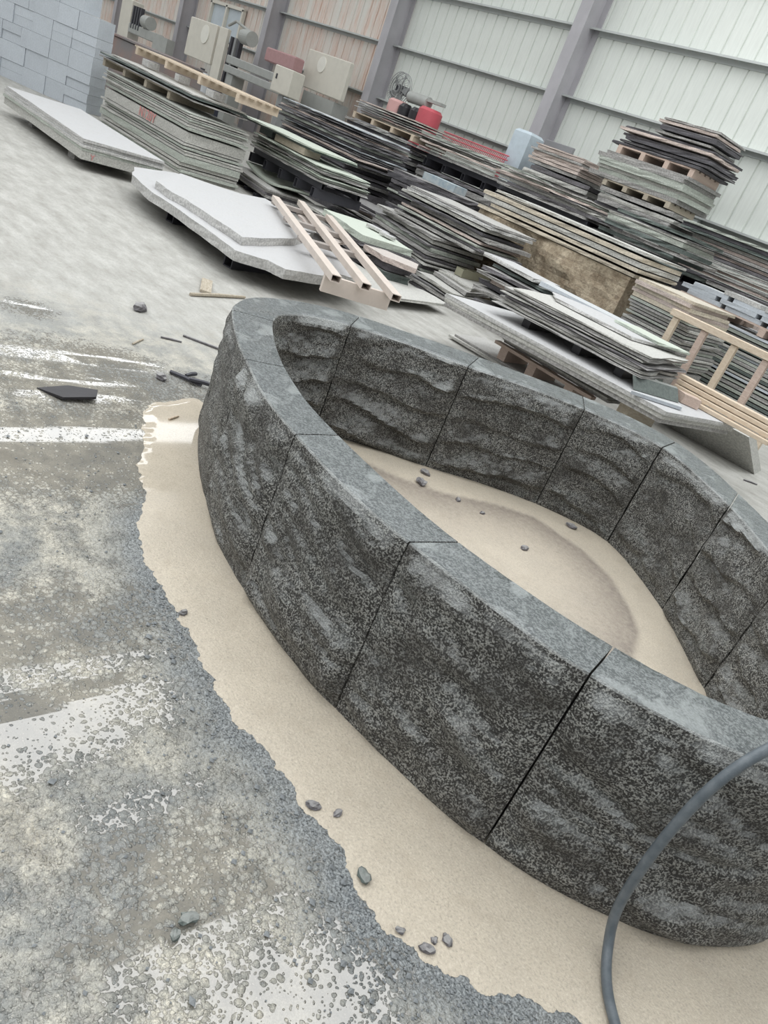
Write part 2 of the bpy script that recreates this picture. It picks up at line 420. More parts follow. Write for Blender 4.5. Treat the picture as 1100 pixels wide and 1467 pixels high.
def floor_mat():
    g = G('wet_concrete_floor')
    wet, dry, grit = g.attr('wet'), g.attr('dry'), g.attr('grit')
    n1 = g.noise(2.4, 6, .6, None, .4); n2 = g.noise(10, 6, .65); n3 = g.noise(55, 4, .7); n4 = g.noise(150, 2, .7)
    wv = g.n('ShaderNodeVectorMath', operation='ADD'); g.l(g.tc.outputs['Object'], wv.inputs[0])
    nn = g.n('ShaderNodeTexNoise'); nn.inputs['Scale'].default_value = 30; g.l(g.tc.outputs['Object'], nn.inputs['Vector'])
    vs_ = g.n('ShaderNodeVectorMath', operation='SCALE'); g.l(nn.outputs['Color'], vs_.inputs[0]); vs_.inputs['Scale'].default_value = .016
    g.l(vs_.outputs[0], wv.inputs[1]); vec = wv.outputs[0]
    def cells(sc_):
        v = g.n('ShaderNodeTexVoronoi'); v.inputs['Scale'].default_value = sc_; g.l(vec, v.inputs['Vector'])
        x = g.n('ShaderNodeSeparateColor'); g.l(v.outputs['Color'], x.inputs[0])
        return g.math('MULTIPLY', x.outputs[0], g.map(v.outputs['Distance'], .08, .62, 1, 0))
    c1, c2 = cells(48), cells(105)
    c = g.mix(g.map(n2, .36, .60), lin((144, 144, 138)), lin((220, 214, 198)))
    c = g.mix(g.map(n1, .47, .60, 0, .8), c, lin((134, 138, 138)))
    c = g.mix(g.map(n1, .40, .32, 0, .5), c, lin((150, 140, 122)))
    c = g.mix(g.map(n4, .44, .60, 0, .55), c, lin((92, 93, 92)))
    c = g.mix(g.map(n3, .60, .72, 0, .6), c, lin((84, 86, 88)))
    c = g.mix(g.map(n4, .56, .68, 0, .6), c, lin((226, 222, 210)))
    gr = g.map(g.math('ADD', grit, g.math('MULTIPLY', g.math('SUBTRACT', n2, .5), 1.1)), .25, .75)
    gc = g.mix(g.map(n4, .40, .58), lin((90, 96, 100)), lin((166, 171, 173)))
    c = g.mix(g.math('MULTIPLY', gr, .85), c, gc)
    pale = g.mix(g.map(g.noise(3, 6, .65, g.scaled((1, 2.5, 1))), .35, .7), lin((184, 183, 178)), lin((152, 150, 144)))
    pale = g.mix(g.map(n2, .5, .72, 0, .45), pale, lin((140, 136, 128)))
    pale = g.mix(g.map(n3, .5, .72, 0, .5), pale, lin((132, 130, 124)))
    c = g.mix(dry, c, pale)
    # water stands where the relief is low
    dome = g.math('MAXIMUM', c1, g.math('MULTIPLY', c2, .85))
    relief = g.math('ADD', g.math('MULTIPLY', dome, .66), g.math('ADD', g.math('MULTIPLY', n3, .12), g.math('MULTIPLY', n2, .30)))
    lvl = g.math('SUBTRACT', g.math('ADD', g.math('MULTIPLY', wet, .40), .18), g.math('MULTIPLY', dry, .22))
    water = g.map(g.math('SUBTRACT', lvl, relief), -.015, .03)
    damp = g.map(g.math('SUBTRACT', lvl, relief), -.30, .02)
    c = g.mix(g.math('MULTIPLY', water, .7), c, lin((120, 115, 106)))
    c = g.mix(g.math('MULTIPLY', g.math('MULTIPLY', damp, g.math('SUBTRACT', 1.0, water)), .22), c, lin((70, 72, 74)))
    rough = g.mixf(water, g.mixf(dry, g.mixf(damp, .55, .20), .8), .025)
    x = g.n('ShaderNodeBump'); g.l(g.math('MAXIMUM', relief, lvl), x.inputs['Height']); x.inputs['Distance'].default_value = .02
    g.l(g.mixf(dry, .75, .10), x.inputs['Strength'])
    y = g.n('ShaderNodeBump'); g.l(g.math('MULTIPLY', n4, g.math('SUBTRACT', 1.0, water)), y.inputs['Height']); y.inputs['Distance'].default_value = .008
    g.l(g.mixf(dry, .6, .1), y.inputs['Strength']); g.l(x.outputs[0], y.inputs['Normal']); g.l(y.outputs[0], g.b.inputs['Normal'])
    g.l(g.mixf(water, 1.5, 1.9), g.b.inputs['IOR'])
    return g.set(c, rough)
me.materials.append(floor_mat())

# tan slurry spread under and around the ring
def mud_mat():
    g = G('tan_slurry')
    ed, gm, wt = g.attr('edge'), g.attr('grit'), g.attr('wet')
    n1 = g.noise(4, 6, .6); n2 = g.noise(40, 4, .7); n3 = g.noise(140, 2, .7)
    c = g.mix(g.map(n1, .3, .7), lin((204, 193, 175)), lin((190, 180, 164)))
    c = g.mix(g.map(n2, .55, .8, 0, .4), c, lin((164, 152, 136)))
    c = g.mix(g.map(n3, .54, .70, 0, .45), c, lin((146, 138, 126)))
    c = g.mix(g.map(n3, .46, .32, 0, .4), c, lin((224, 216, 200)))
    c = g.mix(g.map(g.noise(11, 6, .7), .52, .72, 0, .4), c, lin((176, 163, 144)))
    c = g.mix(g.math('MULTIPLY', gm, g.map(n2, .3, .65, .6, 1)), c, lin((128, 118, 110)))
    g.bump(g.math('ADD', g.math('MULTIPLY', g.math('ADD', n2, g.math('MULTIPLY', n3, .6)), g.math('SUBTRACT', 1.0, wt)), 0), .5, .006)
    return g.set(c, g.mixf(wt, .55, .04))
gx = np.arange(-3.7, .62, .03); gy = np.arange(1.05, 4.25, .03)
MX, MY = np.meshgrid(gx, gy, indexing='ij'); Q = np.stack([MX.ravel(), MY.ravel()], 1)
mi = inside(Q, MUD); md = seg_dist(Q, MUD)
# snap near-boundary points onto the boundary for a clean outline
bm = bmesh.new()
ring = [bm.verts.new((x, y, .0)) for x, y in MUD]
try: f0 = bm.faces.new(ring)
except ValueError: f0 = None
keep = mi & (md > .022)
# rim strip + inner field are triangulated together
pts = [(float(x), float(y)) for x, y in MUD] + [tuple(map(float, q)) for q in Q[keep]]
bm.free()
from mathutils.geometry import delaunay_2d_cdt
nb = len(MUD)
vo, eo, fo, *_ = delaunay_2d_cdt([Vector(p) for p in pts], [(i, (i+1) % nb) for i in range(nb)], [list(range(nb))], 1, 1e-5)
V2 = np.array([(v.x, v.y) for v in vo]); dd = seg_dist(V2, MUD)
zz = .0008 + .005*np.clip(dd/.03, 0, 1)
nv = len(vo)
vs = [(x, y, z) for (x, y), z in zip(V2, zz)]
me = bpy.data.meshes.new('mud_puddle'); me.from_pydata(vs, [], [tuple(f) for f in fo]); me.update()
GRITL = [(-2.95,2.55),(-2.74,2.74),(-2.587,2.837),(-2.40,3.05),(-2.25,3.40),(-2.098,3.60),(-1.917,3.63),(-1.737,3.66),(-1.485,3.60),(-1.273,3.46),(-1.1,3.3),(-.9,2.9),(-1.4,2.4),(-2.4,2.2)]
gin = inside(V2, GRITL); gd = seg_dist(V2, GRITL, False)
grit_in = np.where(gin, np.clip(gd/.03, 0, 1)*np.exp(-gd/.34), 0)
wl = np.clip(1-(np.hypot(V2[:, 0]+3.05, V2[:, 1]-1.55)-.55)/.45, 0, 1)
for nm, arr in (('edge', np.exp(-dd/.03)), ('grit', grit_in), ('wet', wl)):
    a = me.attributes.new(nm, 'FLOAT', 'POINT'); a.data.foreach_set('value', arr.astype(np.float32))
me.materials.append(mud_mat())
for p in me.polygons: p.use_smooth = True
mud = bpy.data.objects.new('mud_puddle', me); COL.objects.link(mud)
tag(mud, 'tan wet slurry spread on the floor under and around the granite ring', 'mud', kind='stuff')

# ------------------------------------------------------------------ slabs
def slab_mesh(L, W, T, rough, seed, step=.16):
    """stone slab with hand-broken edges; corner at the origin, runs to -x and +y"""
    r = random.Random(seed); top, bot = [], []
    def side(a, b):
        n = max(2, int(math.hypot(b[0]-a[0], b[1]-a[1])/step))
        return [(a[0]+(b[0]-a[0])*i/n, a[1]+(b[1]-a[1])*i/n) for i in range(n)]
    c = [(0, 0), (0, W), (-L, W), (-L, 0)]
    out = []
    for a, b in zip(c, c[1:]+c[:1]): out += side(a, b)
    off = r.uniform(0, 99)
    m = MB(); n = len(out); vs = []
    for z, am in ((0, 1), (T*.5, .8), (T, .9)):
        for i, (x, y) in enumerate(out):
            cx, cy = x+L/2, y-W/2
            d = rough*(noise.noise(Vector((x*3+off, y*3, 0)))*1.6 + r.uniform(-.6, .6)*am)
            k = math.hypot(cx/L, cy/W)+1e-6
            vs.append((x - d*cx/L/k, y - d*cy/W/k, z))
    fs = [tuple(range(n-1, -1, -1)), tuple(range(2*n, 3*n))]
    for lev in (0, 1):
        for i in range(n):
            j = (i+1) % n; fs.append((lev*n+i, lev*n+j, (lev+1)*n+j, (lev+1)*n+i))
    return m.add(vs, fs)
ORD = ['top', 'second', 'third', 'fourth', 'fifth', 'sixth', 'seventh', 'eighth', 'ninth', 'tenth', 'eleventh', 'twelfth', 'thirteenth', 'fourteenth', 'fifteenth', 'sixteenth', 'seventeenth', 'eighteenth', 'nineteenth', 'twentieth', 'twenty-first', 'twenty-second', 'twenty-third']
SEED = [100]
def stack(where, C, L, W, yaw, z0, z1, tones, rough=.02, jit=.05, n=None, thick=None, noun='slab', cat='stone slab', gaps=0.0, lvar=.08):
    """slabs lying on one another, bottom first"""
    if thick is None:
        thick = [R.uniform(.75, 1.3) for _ in range(n)]
        s = sum(thick); thick = [t/s*(z1-z0) for t in thick]
    n = len(thick); z = z0
    if rough >= .02 and not gaps: gaps = .5
    for i, t in enumerate(thick):
        tone = tones[i % len(tones)] if isinstance(tones, list) else tones
        SEED[0] += 1
        l = L*(1-R.uniform(0, lvar)); w = W*(1-R.uniform(0, lvar))
        o = slab_mesh(l, w, t-.002-min(.026, (.004 if gaps and t > .02 else 0)+gaps*R.random()**1.6*t), rough, SEED[0]).build('stone_' + noun, S[tone])
        o.location = (C[0]+R.uniform(-jit, jit), C[1]+R.uniform(-jit, jit)*.7, z+.001)
        o.rotation_euler = (0, 0, rad(yaw+R.uniform(-1.5, 1.5)*(jit/.05)))
        k = n-1-i
        pos = ('topmost' if k == 0 else 'bottom' if i == 0 else ORD[k] + ' from top')
        tag(o, f'{tone} {noun}, {pos} of the {where}', cat, f'{noun}s in the {where}')
        z += t
    return z
def pallet(where, C, L, W, yaw, z0, hgt, mat, name='wooden_pallet', cat='pallet', col='pale wooden'):
    """timber pallet: deck boards on blocks"""
    e = empty(name, (C[0], C[1], z0), f'{col} pallet {where}', cat, None, rad(yaw))
    b = .022 if hgt > .07 else .012
    nb = 5
    for i in range(nb):
        MB().box((-L/2, W*(i+.5)/nb, hgt-b/2), (L, W/nb*.72, b)).build('deck_board', mat, e)
    for i in range(4):
        x = -L*(.03+.94*i/3)
        MB().box((x-(.0), W/2, (hgt-b)/2), (.09, W*.96, hgt-b-.001)).build('bearer', mat, e)
    return e
def rack(where, C, L, W, yaw, z0, hgt):
    """frame of dark square steel tubes"""
    e = empty('steel_tube_pallet', (C[0], C[1], z0), f'dark steel tube pallet {where}', 'pallet', None, rad(yaw))
    for i in range(5):
        x = -L*(.04+.92*i/4)
        MB().hollow((x, 0, hgt*.3), (x, W, hgt*.3), .09, hgt*.6, .008).build('cross_tube', DSTEEL, e)
    for y in (.12*W, .88*W):
        MB().hollow((0, y, hgt*.8), (-L, y, hgt*.8), .06, hgt*.38, .006).build('runner_tube', DSTEEL, e)
    return e
def beam(label, a, b, w, h, mat, name='timber_bearer', cat='timber'):
    a, b = Vector(a), Vector(b); m = (a+b)/2
    o = MB().box((0, 0, h/2), ((b-a).length, w, h), 0, 0, 0, .004).build(name, mat); o.location = m; o.rotation_euler = (0, -math.atan2(b.z-a.z, math.hypot(b.x-a.x, b.y-a.y)), math.atan2(b.y-a.y, b.x-a.x))
    return tag(o, label, cat)
def poly_slab(label, pts, z0, z1, tone, cat='stone slab', step=.15, rough=.012, group=None):
    out = frac_line(list(pts)+[pts[0]], rough/.15*1.0, 2)[:-1]
    r = random.Random(SEED[0]); SEED[0] += 1
    n = len(out); vs = []
    for z, am in ((z0, 1), ((z0+z1)/2, 1), (z1, 1)):
        vs += [(x+r.uniform(-1, 1)*rough*.6, y+r.uniform(-1, 1)*rough*.6, z) for x, y in out]
    fs = [tuple(range(n-1, -1, -1)), tuple(range(2*n, 3*n))] + [(l*n+i, l*n+(i+1) % n, (l+1)*n+(i+1) % n, (l+1)*n+i) for l in (0, 1) for i in range(n)]
    o = MB().add(vs, fs).build('stone_slab', S[tone], None, False, (pts[0][0], pts[0][1], z0)); return tag(o, label, cat, group)
#==STACKS==
# front left: low pale pile on blocks
beam('grey stone bearer under the near end of the low pale slab pile', (-9.95,3.42,0), (-10.15,4.22,0), .14, .118, S['mid grey'], 'stone_bearer', 'stone')
beam('grey stone bearer under the far end of the low pale slab pile', (-11.5,3.38,0), (-11.6,4.2,0), .14, .118, S['mid grey'], 'stone_bearer', 'stone')
stack('low pale slab pile at left', (-9.3,3.3), 2.72, 1.0, 3, .12, .345, ['pale grey','greenish grey','white','white','white'], .006, .012, thick=[.095,.033,.033,.032,.032], lvar=.01)
MB().tube([(0,0,.01),(.25,.03,.012)], .012, 6).build('stick', DSTEEL, None, False, None).location = (-11.9,2.75,0)
tag(bpy.data.objects['stick'], 'short dark stick on the floor beyond the low pale slab pile', 'stick')
# tall pale stack with red marks
stack('tall pale stack with red marks', (-11.02,5.3), 3.0, 1.02, 3, 0, .86, ['pale grey','greenish grey','pale grey'], .010, .035,
      thick=[.04,.045,.05,.05,.10,.04,.04,.045,.04,.17,.045,.04,.035,.03,.03,.03,.025], lvar=.03, gaps=.28)
pallet('between the tall pale stack and the slabs above', (-11.95,5.36), 2.55, .8, 3, .862, .12, WOODO)
stack('thin speckled layer above the tall pale stack', (-11.2,5.34), 3.3, .95, 2, .985, 1.10, ['mid grey','dark green','pale grey'], .02, .05, n=3)
beam('white block on the speckled layer over the tall stack, far left', (-14.0,5.8,1.103), (-13.75,5.8,1.103), .2, .10, S['white'], 'stone_block', 'stone')
beam('white block on the speckled layer over the tall stack, centre', (-12.9,5.9,1.103), (-12.75,5.9,1.103), .2, .10, S['white'], 'stone_block', 'stone')
beam('white block on the speckled layer over the tall stack, right', (-11.75,5.9,1.103), (-11.5,5.9,1.103), .2, .10, S['white'], 'stone_block', 'stone')
pallet('tan one topping the tall pale stack at left', (-10.6,5.75), 4.0, .7, 0, 1.206, .13, WOOD, col='tan timber')
# red writing
def text(body, size, loc, rot, mat, parent, ext=.002):
    cu = bpy.data.curves.new('lettering', 'FONT'); cu.body = body; cu.size = size; cu.extrude = ext
    o = bpy.data.objects.new('tmp', cu); COL.objects.link(o)
    bpy.context.view_layer.update()
    me = bpy.data.meshes.new_from_object(o); COL.objects.unlink(o); bpy.data.objects.remove(o)
    me.materials.clear(); me.materials.append(mat)
    t = bpy.data.objects.new('red_lettering', me); COL.objects.link(t); t.location = loc; t.rotation_euler = rot; t.parent = parent
    t['label'] = 'faded red hand lettering'
for o in [o for o in bpy.data.objects if o.get('label', '').endswith('of the tall pale stack with red marks')]:
    if o.dimensions.z > .12: text('N120Y', .20, (-1.55, -.016, .015), (rad(90), 0, 0), REDMARK, o)
for o in [o for o in bpy.data.objects if o.get('label', '').endswith('bottom of the low pale slab pile at left')]:
    text('Y', .085, (.009, .10, .018), (rad(90), 0, rad(90)), REDMARK, o)

# two big white slabs on steel bearers
poly_slab('large white slab with broken edge, lower of the wide pair', [(-8.82,3.72),(-8.3,3.5),(-7.6,3.42),(-7.24,3.47),(-6.31,3.5),(-5.9,3.5),(-5.80,3.78),(-5.62,3.86),(-5.67,4.25),(-5.9,5.0),(-7.5,5.6),(-9.05,5.45),(-9.25,4.4)], .18, .27, 'white', rough=.011)
poly_slab('large white slab with cut corner, upper of the wide pair', [(-7.84,3.56),(-7.47,3.55),(-7.25,3.62),(-6.67,3.65),(-6.39,3.68),(-6.14,3.68),(-6.35,4.05),(-6.7,4.62),(-7.3,5.25),(-8.4,5.45),(-8.74,5.40),(-8.54,4.89),(-8.8,4.27)], .272, .345, 'white', rough=.009)
for i, (x, lb) in enumerate(((-6.35, 'near'), (-7.7, 'far'))):
    o = MB().hollow((0,0,.089), (-.35,1.55,.089), .12, .176, .012).build('steel_bearer', DSTEEL); o.location = (x, 3.72, 0)
    tag(o, f'dark square steel tube carrying the {lb} end of the wide white slabs', 'steel tube')
poly_slab('pinkish pale broken slab lying under the middle steel tube', [(-6.90,5.30),(-7.1,5.62),(-7.9,5.75),(-8.2,5.55),(-7.6,5.32)], .348, .372, 'pinkish')
poly_slab('pale slab offcut under the ends of the steel tubes', [(-5.72,4.45),(-5.62,4.75),(-6.0,5.0),(-6.6,4.98),(-6.5,4.7)], .272, .315, 'white')
# welded frame of three pale tubes
TAUPE = plain('dusty_taupe_steel', (158, 150, 144), .6, 0, .3, 8)
fr = empty('steel_trestle', (-6.5,5.0,.35), 'pale primer-painted steel frame of three square tubes leaning over white slabs', 'steel frame')
def W2L(p): return (p[0]+6.5, p[1]-5.0, p[2]-.35)
TB = [((-8.31,5.27,.44),(-4.94,3.89,.44)), ((-8.56,5.81,.44),(-4.89,4.18,.44)), ((-8.05,5.92,.44),(-4.73,4.40,.44))]
for a, b in TB: MB().hollow(W2L(a), W2L(b), .085, .06, .006).build('tube', STEELP, fr)
def lerp3(a, b, t): return tuple(a[i]+(b[i]-a[i])*t for i in range(3))
for t, m_ in ((.03, TAUPE), (.30, TAUPE), (.56, TAUPE), (.93, STEELP)):
    a, b = lerp3(*TB[0], t), lerp3(*TB[2], t if t > .9 else t-.03)
    z = .395 if t < .9 else .36
    z = .403 if t < .9 else .335; a = (a[0], a[1]-.04, z); b = (b[0], b[1]+.04, z)
    MB().box(W2L(((a[0]+b[0])/2, (a[1]+b[1])/2, a[2])), (math.hypot(b[0]-a[0], b[1]-a[1]), .11 if t < .9 else .05, .045 if t < .9 else .145), math.atan2(b[1]-a[1], b[0]-a[0])).build('crossbar', m_, fr)
# pale green slab pile behind the frame
stack('green-topped pile behind the steel frame', (-7.45,6.05), 1.3, .78, -11, 0, .45, ['dark grey','charcoal','dark grey','mid grey','dark grey','pale green'], .02, .02, thick=[.10,.08,.07,.06,.05,.09], lvar=.03)
for p, q, lb in (((-8.15,6.66),(-7.82,6.72),'left'), ((-7.8,6.62),(-7.6,6.66),'right')):
    beam(f'small white offcut on the green-topped pile, {lb} one', (*p,.452), (*q,.452), .11, .04, S['white'], 'stone_offcut', 'stone')
poly_slab('pinkish white slab leaning out right of the green-topped pile', [(-7.33,6.02),(-7.30,6.36),(-6.95,6.62),(-6.62,6.3),(-6.9,6.0)], .30, .36, 'pinkish')
stack('dark props under the pinkish white slab', (-6.85,6.05), .45, .4, -8, 0, .298, ['dark grey','dark green','charcoal'], .03, .02, n=3)
poly_slab('thin pale triangular slab resting near the tube ends', [(-6.24,6.66),(-5.98,5.4),(-6.35,5.35),(-7.0,5.65),(-7.35,5.95),(-6.8,5.98),(-6.7,6.6)], .095, .125, 'pale grey')
beam('dark block under the thin pale triangular slab', (-6.75,5.75,0), (-6.4,5.6,0), .12, .093, S['dark grey'], 'stone_bearer', 'stone')
poly_slab('thin grey white slab on the floor behind the green-topped pile', [(-9.25,6.95),(-9.3,7.45),(-10.4,7.55),(-10.3,7.0)], .20, .235, 'pale grey')
stack('dark thin stack behind the green-topped pile', (-9.32,7.0), .95, .48, -3, 0, .198, ['charcoal','dark grey'], .02, .03, n=4)
# sheets beside the tall pale stack
stack('thin sheets right of the tall pale stack', (-10.6,6.55), 1.9, .85, -8, .09, .23, ['mid grey','dark grey','mid grey'], .01, .04, n=4)
rack('under the thin sheets right of the tall stack', (-10.55,6.55), 1.9, .85, -8, .0, .088)
# sagging greenish sheet
ns = 14; vs = []; 
for i in range(ns+1):
    u = i/ns; x = -1.75*u; z = .10*(2*u-1)**2*.9
    for y, t in ((0, 0), (.8, 0), (.8, .03), (0, .03)): vs.append((x, y + .25*u, z+t))
fs = [(0,1,2,3), tuple(ns*4+k for k in (3,2,1,0))]
for i in range(ns):
    for k in range(4): fs.append((i*4+k, i*4+(k+1) % 4, (i+1)*4+(k+1) % 4, (i+1)*4+k))
o = MB().add(vs, fs).build('stone_sheet', S['pale green']); o.location = (-10.45,6.75,.235)
tag(o, 'sagging pale green sheet on thin sheets right of the tall stack', 'stone slab')
rack('above the sagging pale green sheet', (-9.95,6.95), 2.3, .9, -2, .37, .235)
stack('greenish rough stack above the sagging sheet', (-9.92,6.95), 2.3, .95, -2, .607, .84, ['mid grey','greenish grey','pale green','greenish grey'], .03, .08, n=7)
beam('brown timber bearer on the greenish rough stack', (-11.6,7.2,.842), (-10.6,7.15,.842), .3, .10, WOODO)
beam('dark green stone bearer on the greenish rough stack', (-12.2,7.3,.842), (-11.75,7.28,.842), .4, .10, S['dark green'], 'stone_bearer', 'stone')
stack('thin pair above the greenish rough stack', (-10.35,7.02), 2.3, .9, 2, .945, 1.0, ['dark green','pale green'], .015, .05, n=2)
# dark stacks
stack('low dark stack before the mossy dark stack', (-9.98,8.55), 1.8, .72, 0, .1, .42, ['dark grey','charcoal','mid grey','pinkish'], .03, .07, n=6)
rack('under the low dark stack in the middle', (-9.98,8.55), 1.8, .76, 0, 0, .098)
stack('lower half of the dark left middle stack', (-11.95,8.85), 2.8, 1.25, 0, 0, .9, ['charcoal','dark grey','charcoal','mid grey'], .03, .08, thick=[.25,.25,.08,.06,.07,.06,.07,.06])
stack('upper half of the dark left middle stack', (-11.8,8.9), 2.9, 1.2, 2, .902, 1.48, ['charcoal','dark grey','pinkish','dark grey','charcoal','bluish grey','dark grey','greenish grey'], .03, .10, n=14)
stack('mossy dark stack in the middle', (-9.68,9.52), 1.8, .95, 0, 0, 1.12, ['charcoal','dark grey','charcoal','greenish grey','charcoal','dark grey'], .03, .09, n=14)
stack('dark stack carrying the yellow pallet', (-12.55,10.65), 2.6, 1.1, 0, 0, 1.60, ['dark grey','charcoal','mid grey','dark grey','greenish grey'], .03, .08, thick=[.3,.3,.3]+[.07]*10)
pallet('yellowish one carrying thin pale slabs in the middle', (-12.6,10.65), 2.2, 1.0, 0, 1.602, .12, WOOD, col='old timber')
stack('thin pale layer on the yellowish pallet', (-12.5,10.7), 2.3, 1.0, 2, 1.724, 1.98, ['pale grey','pinkish','mid grey','pale grey'], .03, .1, n=6)
# middle: light blocks under dark rack
stack('pale block stack under the black rack', (-9.55,10.72), 2.75, 1.0, 0, 0, 1.30, ['mid grey','dark grey','mid grey','pale grey','greenish grey','pale grey'], .03, .06, thick=[.3,.3,.25,.07,.06,.12,.12,.08])
rack('between pale blocks and the long thin pale layer', (-9.75,10.75), 2.5, .95, 0, 1.302, .22)
stack('long thin pale layer near the red mesh', (-9.7,10.75), 2.75, 1.0, 0, 1.525, 1.86, ['mid grey','greenish grey','pale grey','pinkish','pale grey'], .03, .1, n=7)
beam('blue paint smeared stone block on the mossy dark stack', (-10.6,9.6,1.123), (-9.75,9.6,1.123), .3, .12, BLUEM, 'stone_block', 'stone')
# F: front middle stack
stack('bent grey stack in the centre', (-7.7,7.38), 1.85, .9, -12, 0, .64, ['mid grey','dark grey','mid grey','greenish grey','dark grey','pale grey'], .02, .07, n=13)
stack('white-topped stack in the centre', (-6.95,7.58), 2.0, .85, -4, .655, 1.08, ['mid grey','dark grey','greenish grey','pinkish','mid grey','charcoal','pale grey','white'], .02, .07, n=9)
# olive crate + pale slab at front centre
poly_slab('pale slab pointing at the ring before the centre stack', [(-6.62,7.33),(-6.98,8.35),(-7.38,8.3),(-7.45,7.5)], .25, .295, 'pale grey', rough=.014)
poly_slab('grey slab under the pale pointing slab', [(-6.55,7.2),(-6.85,8.2),(-7.36,8.15),(-7.42,7.38)], .20, .247, 'mid grey', rough=.014)
stack('low flat dark pile before the centre stack', (-6.62,7.0), .9, .55, -6, 0, .195, ['dark grey','mid grey','charcoal','pale grey'], .02, .06, n=4)
cr = empty('olive_crate', (-7.22,7.92,.298), 'olive grey plastic crate with square holes on the pale pointing slab', 'crate', None, rad(94))
MB().box((0,-.06,.055),(.62,.012,.11)).box((0,.06,.055),(.62,.012,.11)).build('side_board', OLIVE, cr)
for x in (-.29,-.1,.1,.29): MB().box((x,0,.055),(.04,.106,.10)).build('spacer', OLIVE, cr)
# beige pile on rough rock
def rock(label, C, L, W, z0, z1, seed):
    m = MB(); nu, nw = 26, 8; ring = []
    prof = [(t, 0) for t in np.linspace(0, 1, nu)] + [(1, t) for t in np.linspace(0, 1, nw)][1:] + [(1-t, 1) for t in np.linspace(0, 1, nu)][1:] + [(0, 1-t) for t in np.linspace(0, 1, nw)][1:-1]
    n = len(prof); nz_ = 8; vs = []
    for iz in range(nz_+1):
        w = iz/nz_
        for u, v in prof:
            x, y, z = -L*u, W*v, z0+(z1-z0)*w
            d = noise.fractal(Vector((x*1.6+seed, y*1.6, z*2.5)), 1, 2, 4)*.10 + noise.noise(Vector((x*6, y*6+seed, z*9)))*.025
            f = .6+.4*math.sin(math.pi*w)
            cx, cy = u-.5, v-.5
            vs.append((C[0]+x+d*f*(-1 if cx > 0 else 1)*abs(cx)*1.2, C[1]+y+d*f*(1 if cy > 0 else -1)*.9, z))
    fs = [tuple(range(n-1, -1, -1)), tuple(range(nz_*n, (nz_+1)*n))] + [(l*n+i, l*n+(i+1) % n, (l+1)*n+(i+1) % n, (l+1)*n+i) for l in range(nz_) for i in range(n)]
    o = m.add(vs, fs).build('rough_stone_block', ROCK, None, False, (C[0], C[1], z0))
    return tag(o, label, 'stone block')
rock('lowest brown rough stone block under the beige slab pile', (-5.42,8.66), 2.8, 1.0, 0, .56, 1.3)
rock('upper brown rough stone block under the beige slab pile', (-5.36,8.6), 2.85, 1.05, .562, 1.13, 7.1)
stack('beige pile on brown rough rock', (-5.3,8.58), 2.95, 1.05, 0, 1.14, 1.47, ['beige','beige','pale grey','beige','pale grey'], .02, .03, thick=[.07,.06,.07,.08,.05])
# J4
stack('grey stack behind the beige pile', (-7.45,10.05), 2.0, .95, 0, 0, 1.36, ['dark grey','mid grey','charcoal'], .03, .06, thick=[.4,.4,.4,.08,.08])
rack('in the grey stack behind the beige pile', (-7.45,10.05), 2.0, .95, 0, 1.362, .15)
stack('rough grey layer behind the beige pile', (-7.42,10.05), 2.05, .95, 0, 1.515, 1.82, ['mid grey','dark grey','pale grey','mid grey','pinkish','greenish grey'], .03, .1, n=7)
stack('pinkish ribbed stack by the blue wrap', (-9.35,11.85), 1.3, .9, 0, 2.06, 2.44, ['mid grey','pinkish','pinkish','pinkish','mid grey','pinkish','pinkish'], .02, .04, n=7)
stack('grey stack below the pinkish ribbed one', (-9.0,11.85), 1.65, .95, 0, 0, 2.058, ['dark grey','mid grey','charcoal','mid grey','pale grey'], .03, .06, thick=[.3,.3,.3,.3,.3,.1,.09,.09,.09,.09,.09])
# right of the beige pile: tile stacks
stack('ribbed stack under the pink-ended layers', (-4.26,8.46), .9, 1.0, 0, 0, .97, ['greenish grey','mid grey','pale grey','mid grey'], .008, .03, thick=[.2,.2]+[.038]*15, gaps=.35)
stack('pink-ended layers on the ribbed tile stack', (-4.33,8.42), .88, 1.0, -2, .972, 1.19, ['beige','pinkish','beige','pinkish'], .008, .04, n=5)
stack('grey base behind the pink-ended layers', (-5.6,9.95), 1.6, 1.1, 0, 0, 1.10, ['mid grey','dark grey'], .02, .04, n=5)
rack('above the pink-ended layers', (-5.75,10.3), 1.2, .9, 0, 1.102, .25)
stack('dark green stack behind the beige pile', (-5.75,10.1), 1.45, 1.0, 0, 1.355, 1.86, ['dark green','charcoal','dark green','mid grey','dark green','greenish grey','pale grey'], .03, .1, n=8)
stack('tall ribbed green-grey stack behind the railing', (-3.45,10.1), 1.6, 1.3, 0, 0, 1.05, ['greenish grey','mid grey','greenish grey','bluish grey','pale grey','dark green'], .006, .03, n=22, gaps=.4)
pallet('carrying pale blocks at the right edge', (-3.5,10.1), 2.0, 1.1, 0, 1.052, .12, WOODP, col='pinkish timber')
for row in range(4):
    for ci in range(3):
        if (row, ci) in ((3, 2),): continue
        x0 = -3.62-ci*.62+R.uniform(-.025, .025)-(row % 2)*.12
        o = slab_mesh(.54, .5, .056, .006, SEED[0]).build('stone_block', S['bluish grey' if row < 3 else 'white']); SEED[0] += 1
        o.location = (x0, 10.14+R.uniform(-.02, .02), 1.174+row*.058)
        tag(o, f"pale long block on the right pallet, {['right', 'middle', 'left'][ci]} column, {['bottom', 'second', 'third', 'top'][row]} row", 'stone block', 'pale long blocks on the right pallet')
stack('pinkish thin stack at the right edge', (-4.7,11.65), 2.0, .95, 0, 0, 1.95, ['mid grey','dark grey','pinkish','mid grey','pinkish','pale grey'], .02, .06, thick=[.4,.4,.4]+[.05]*15)
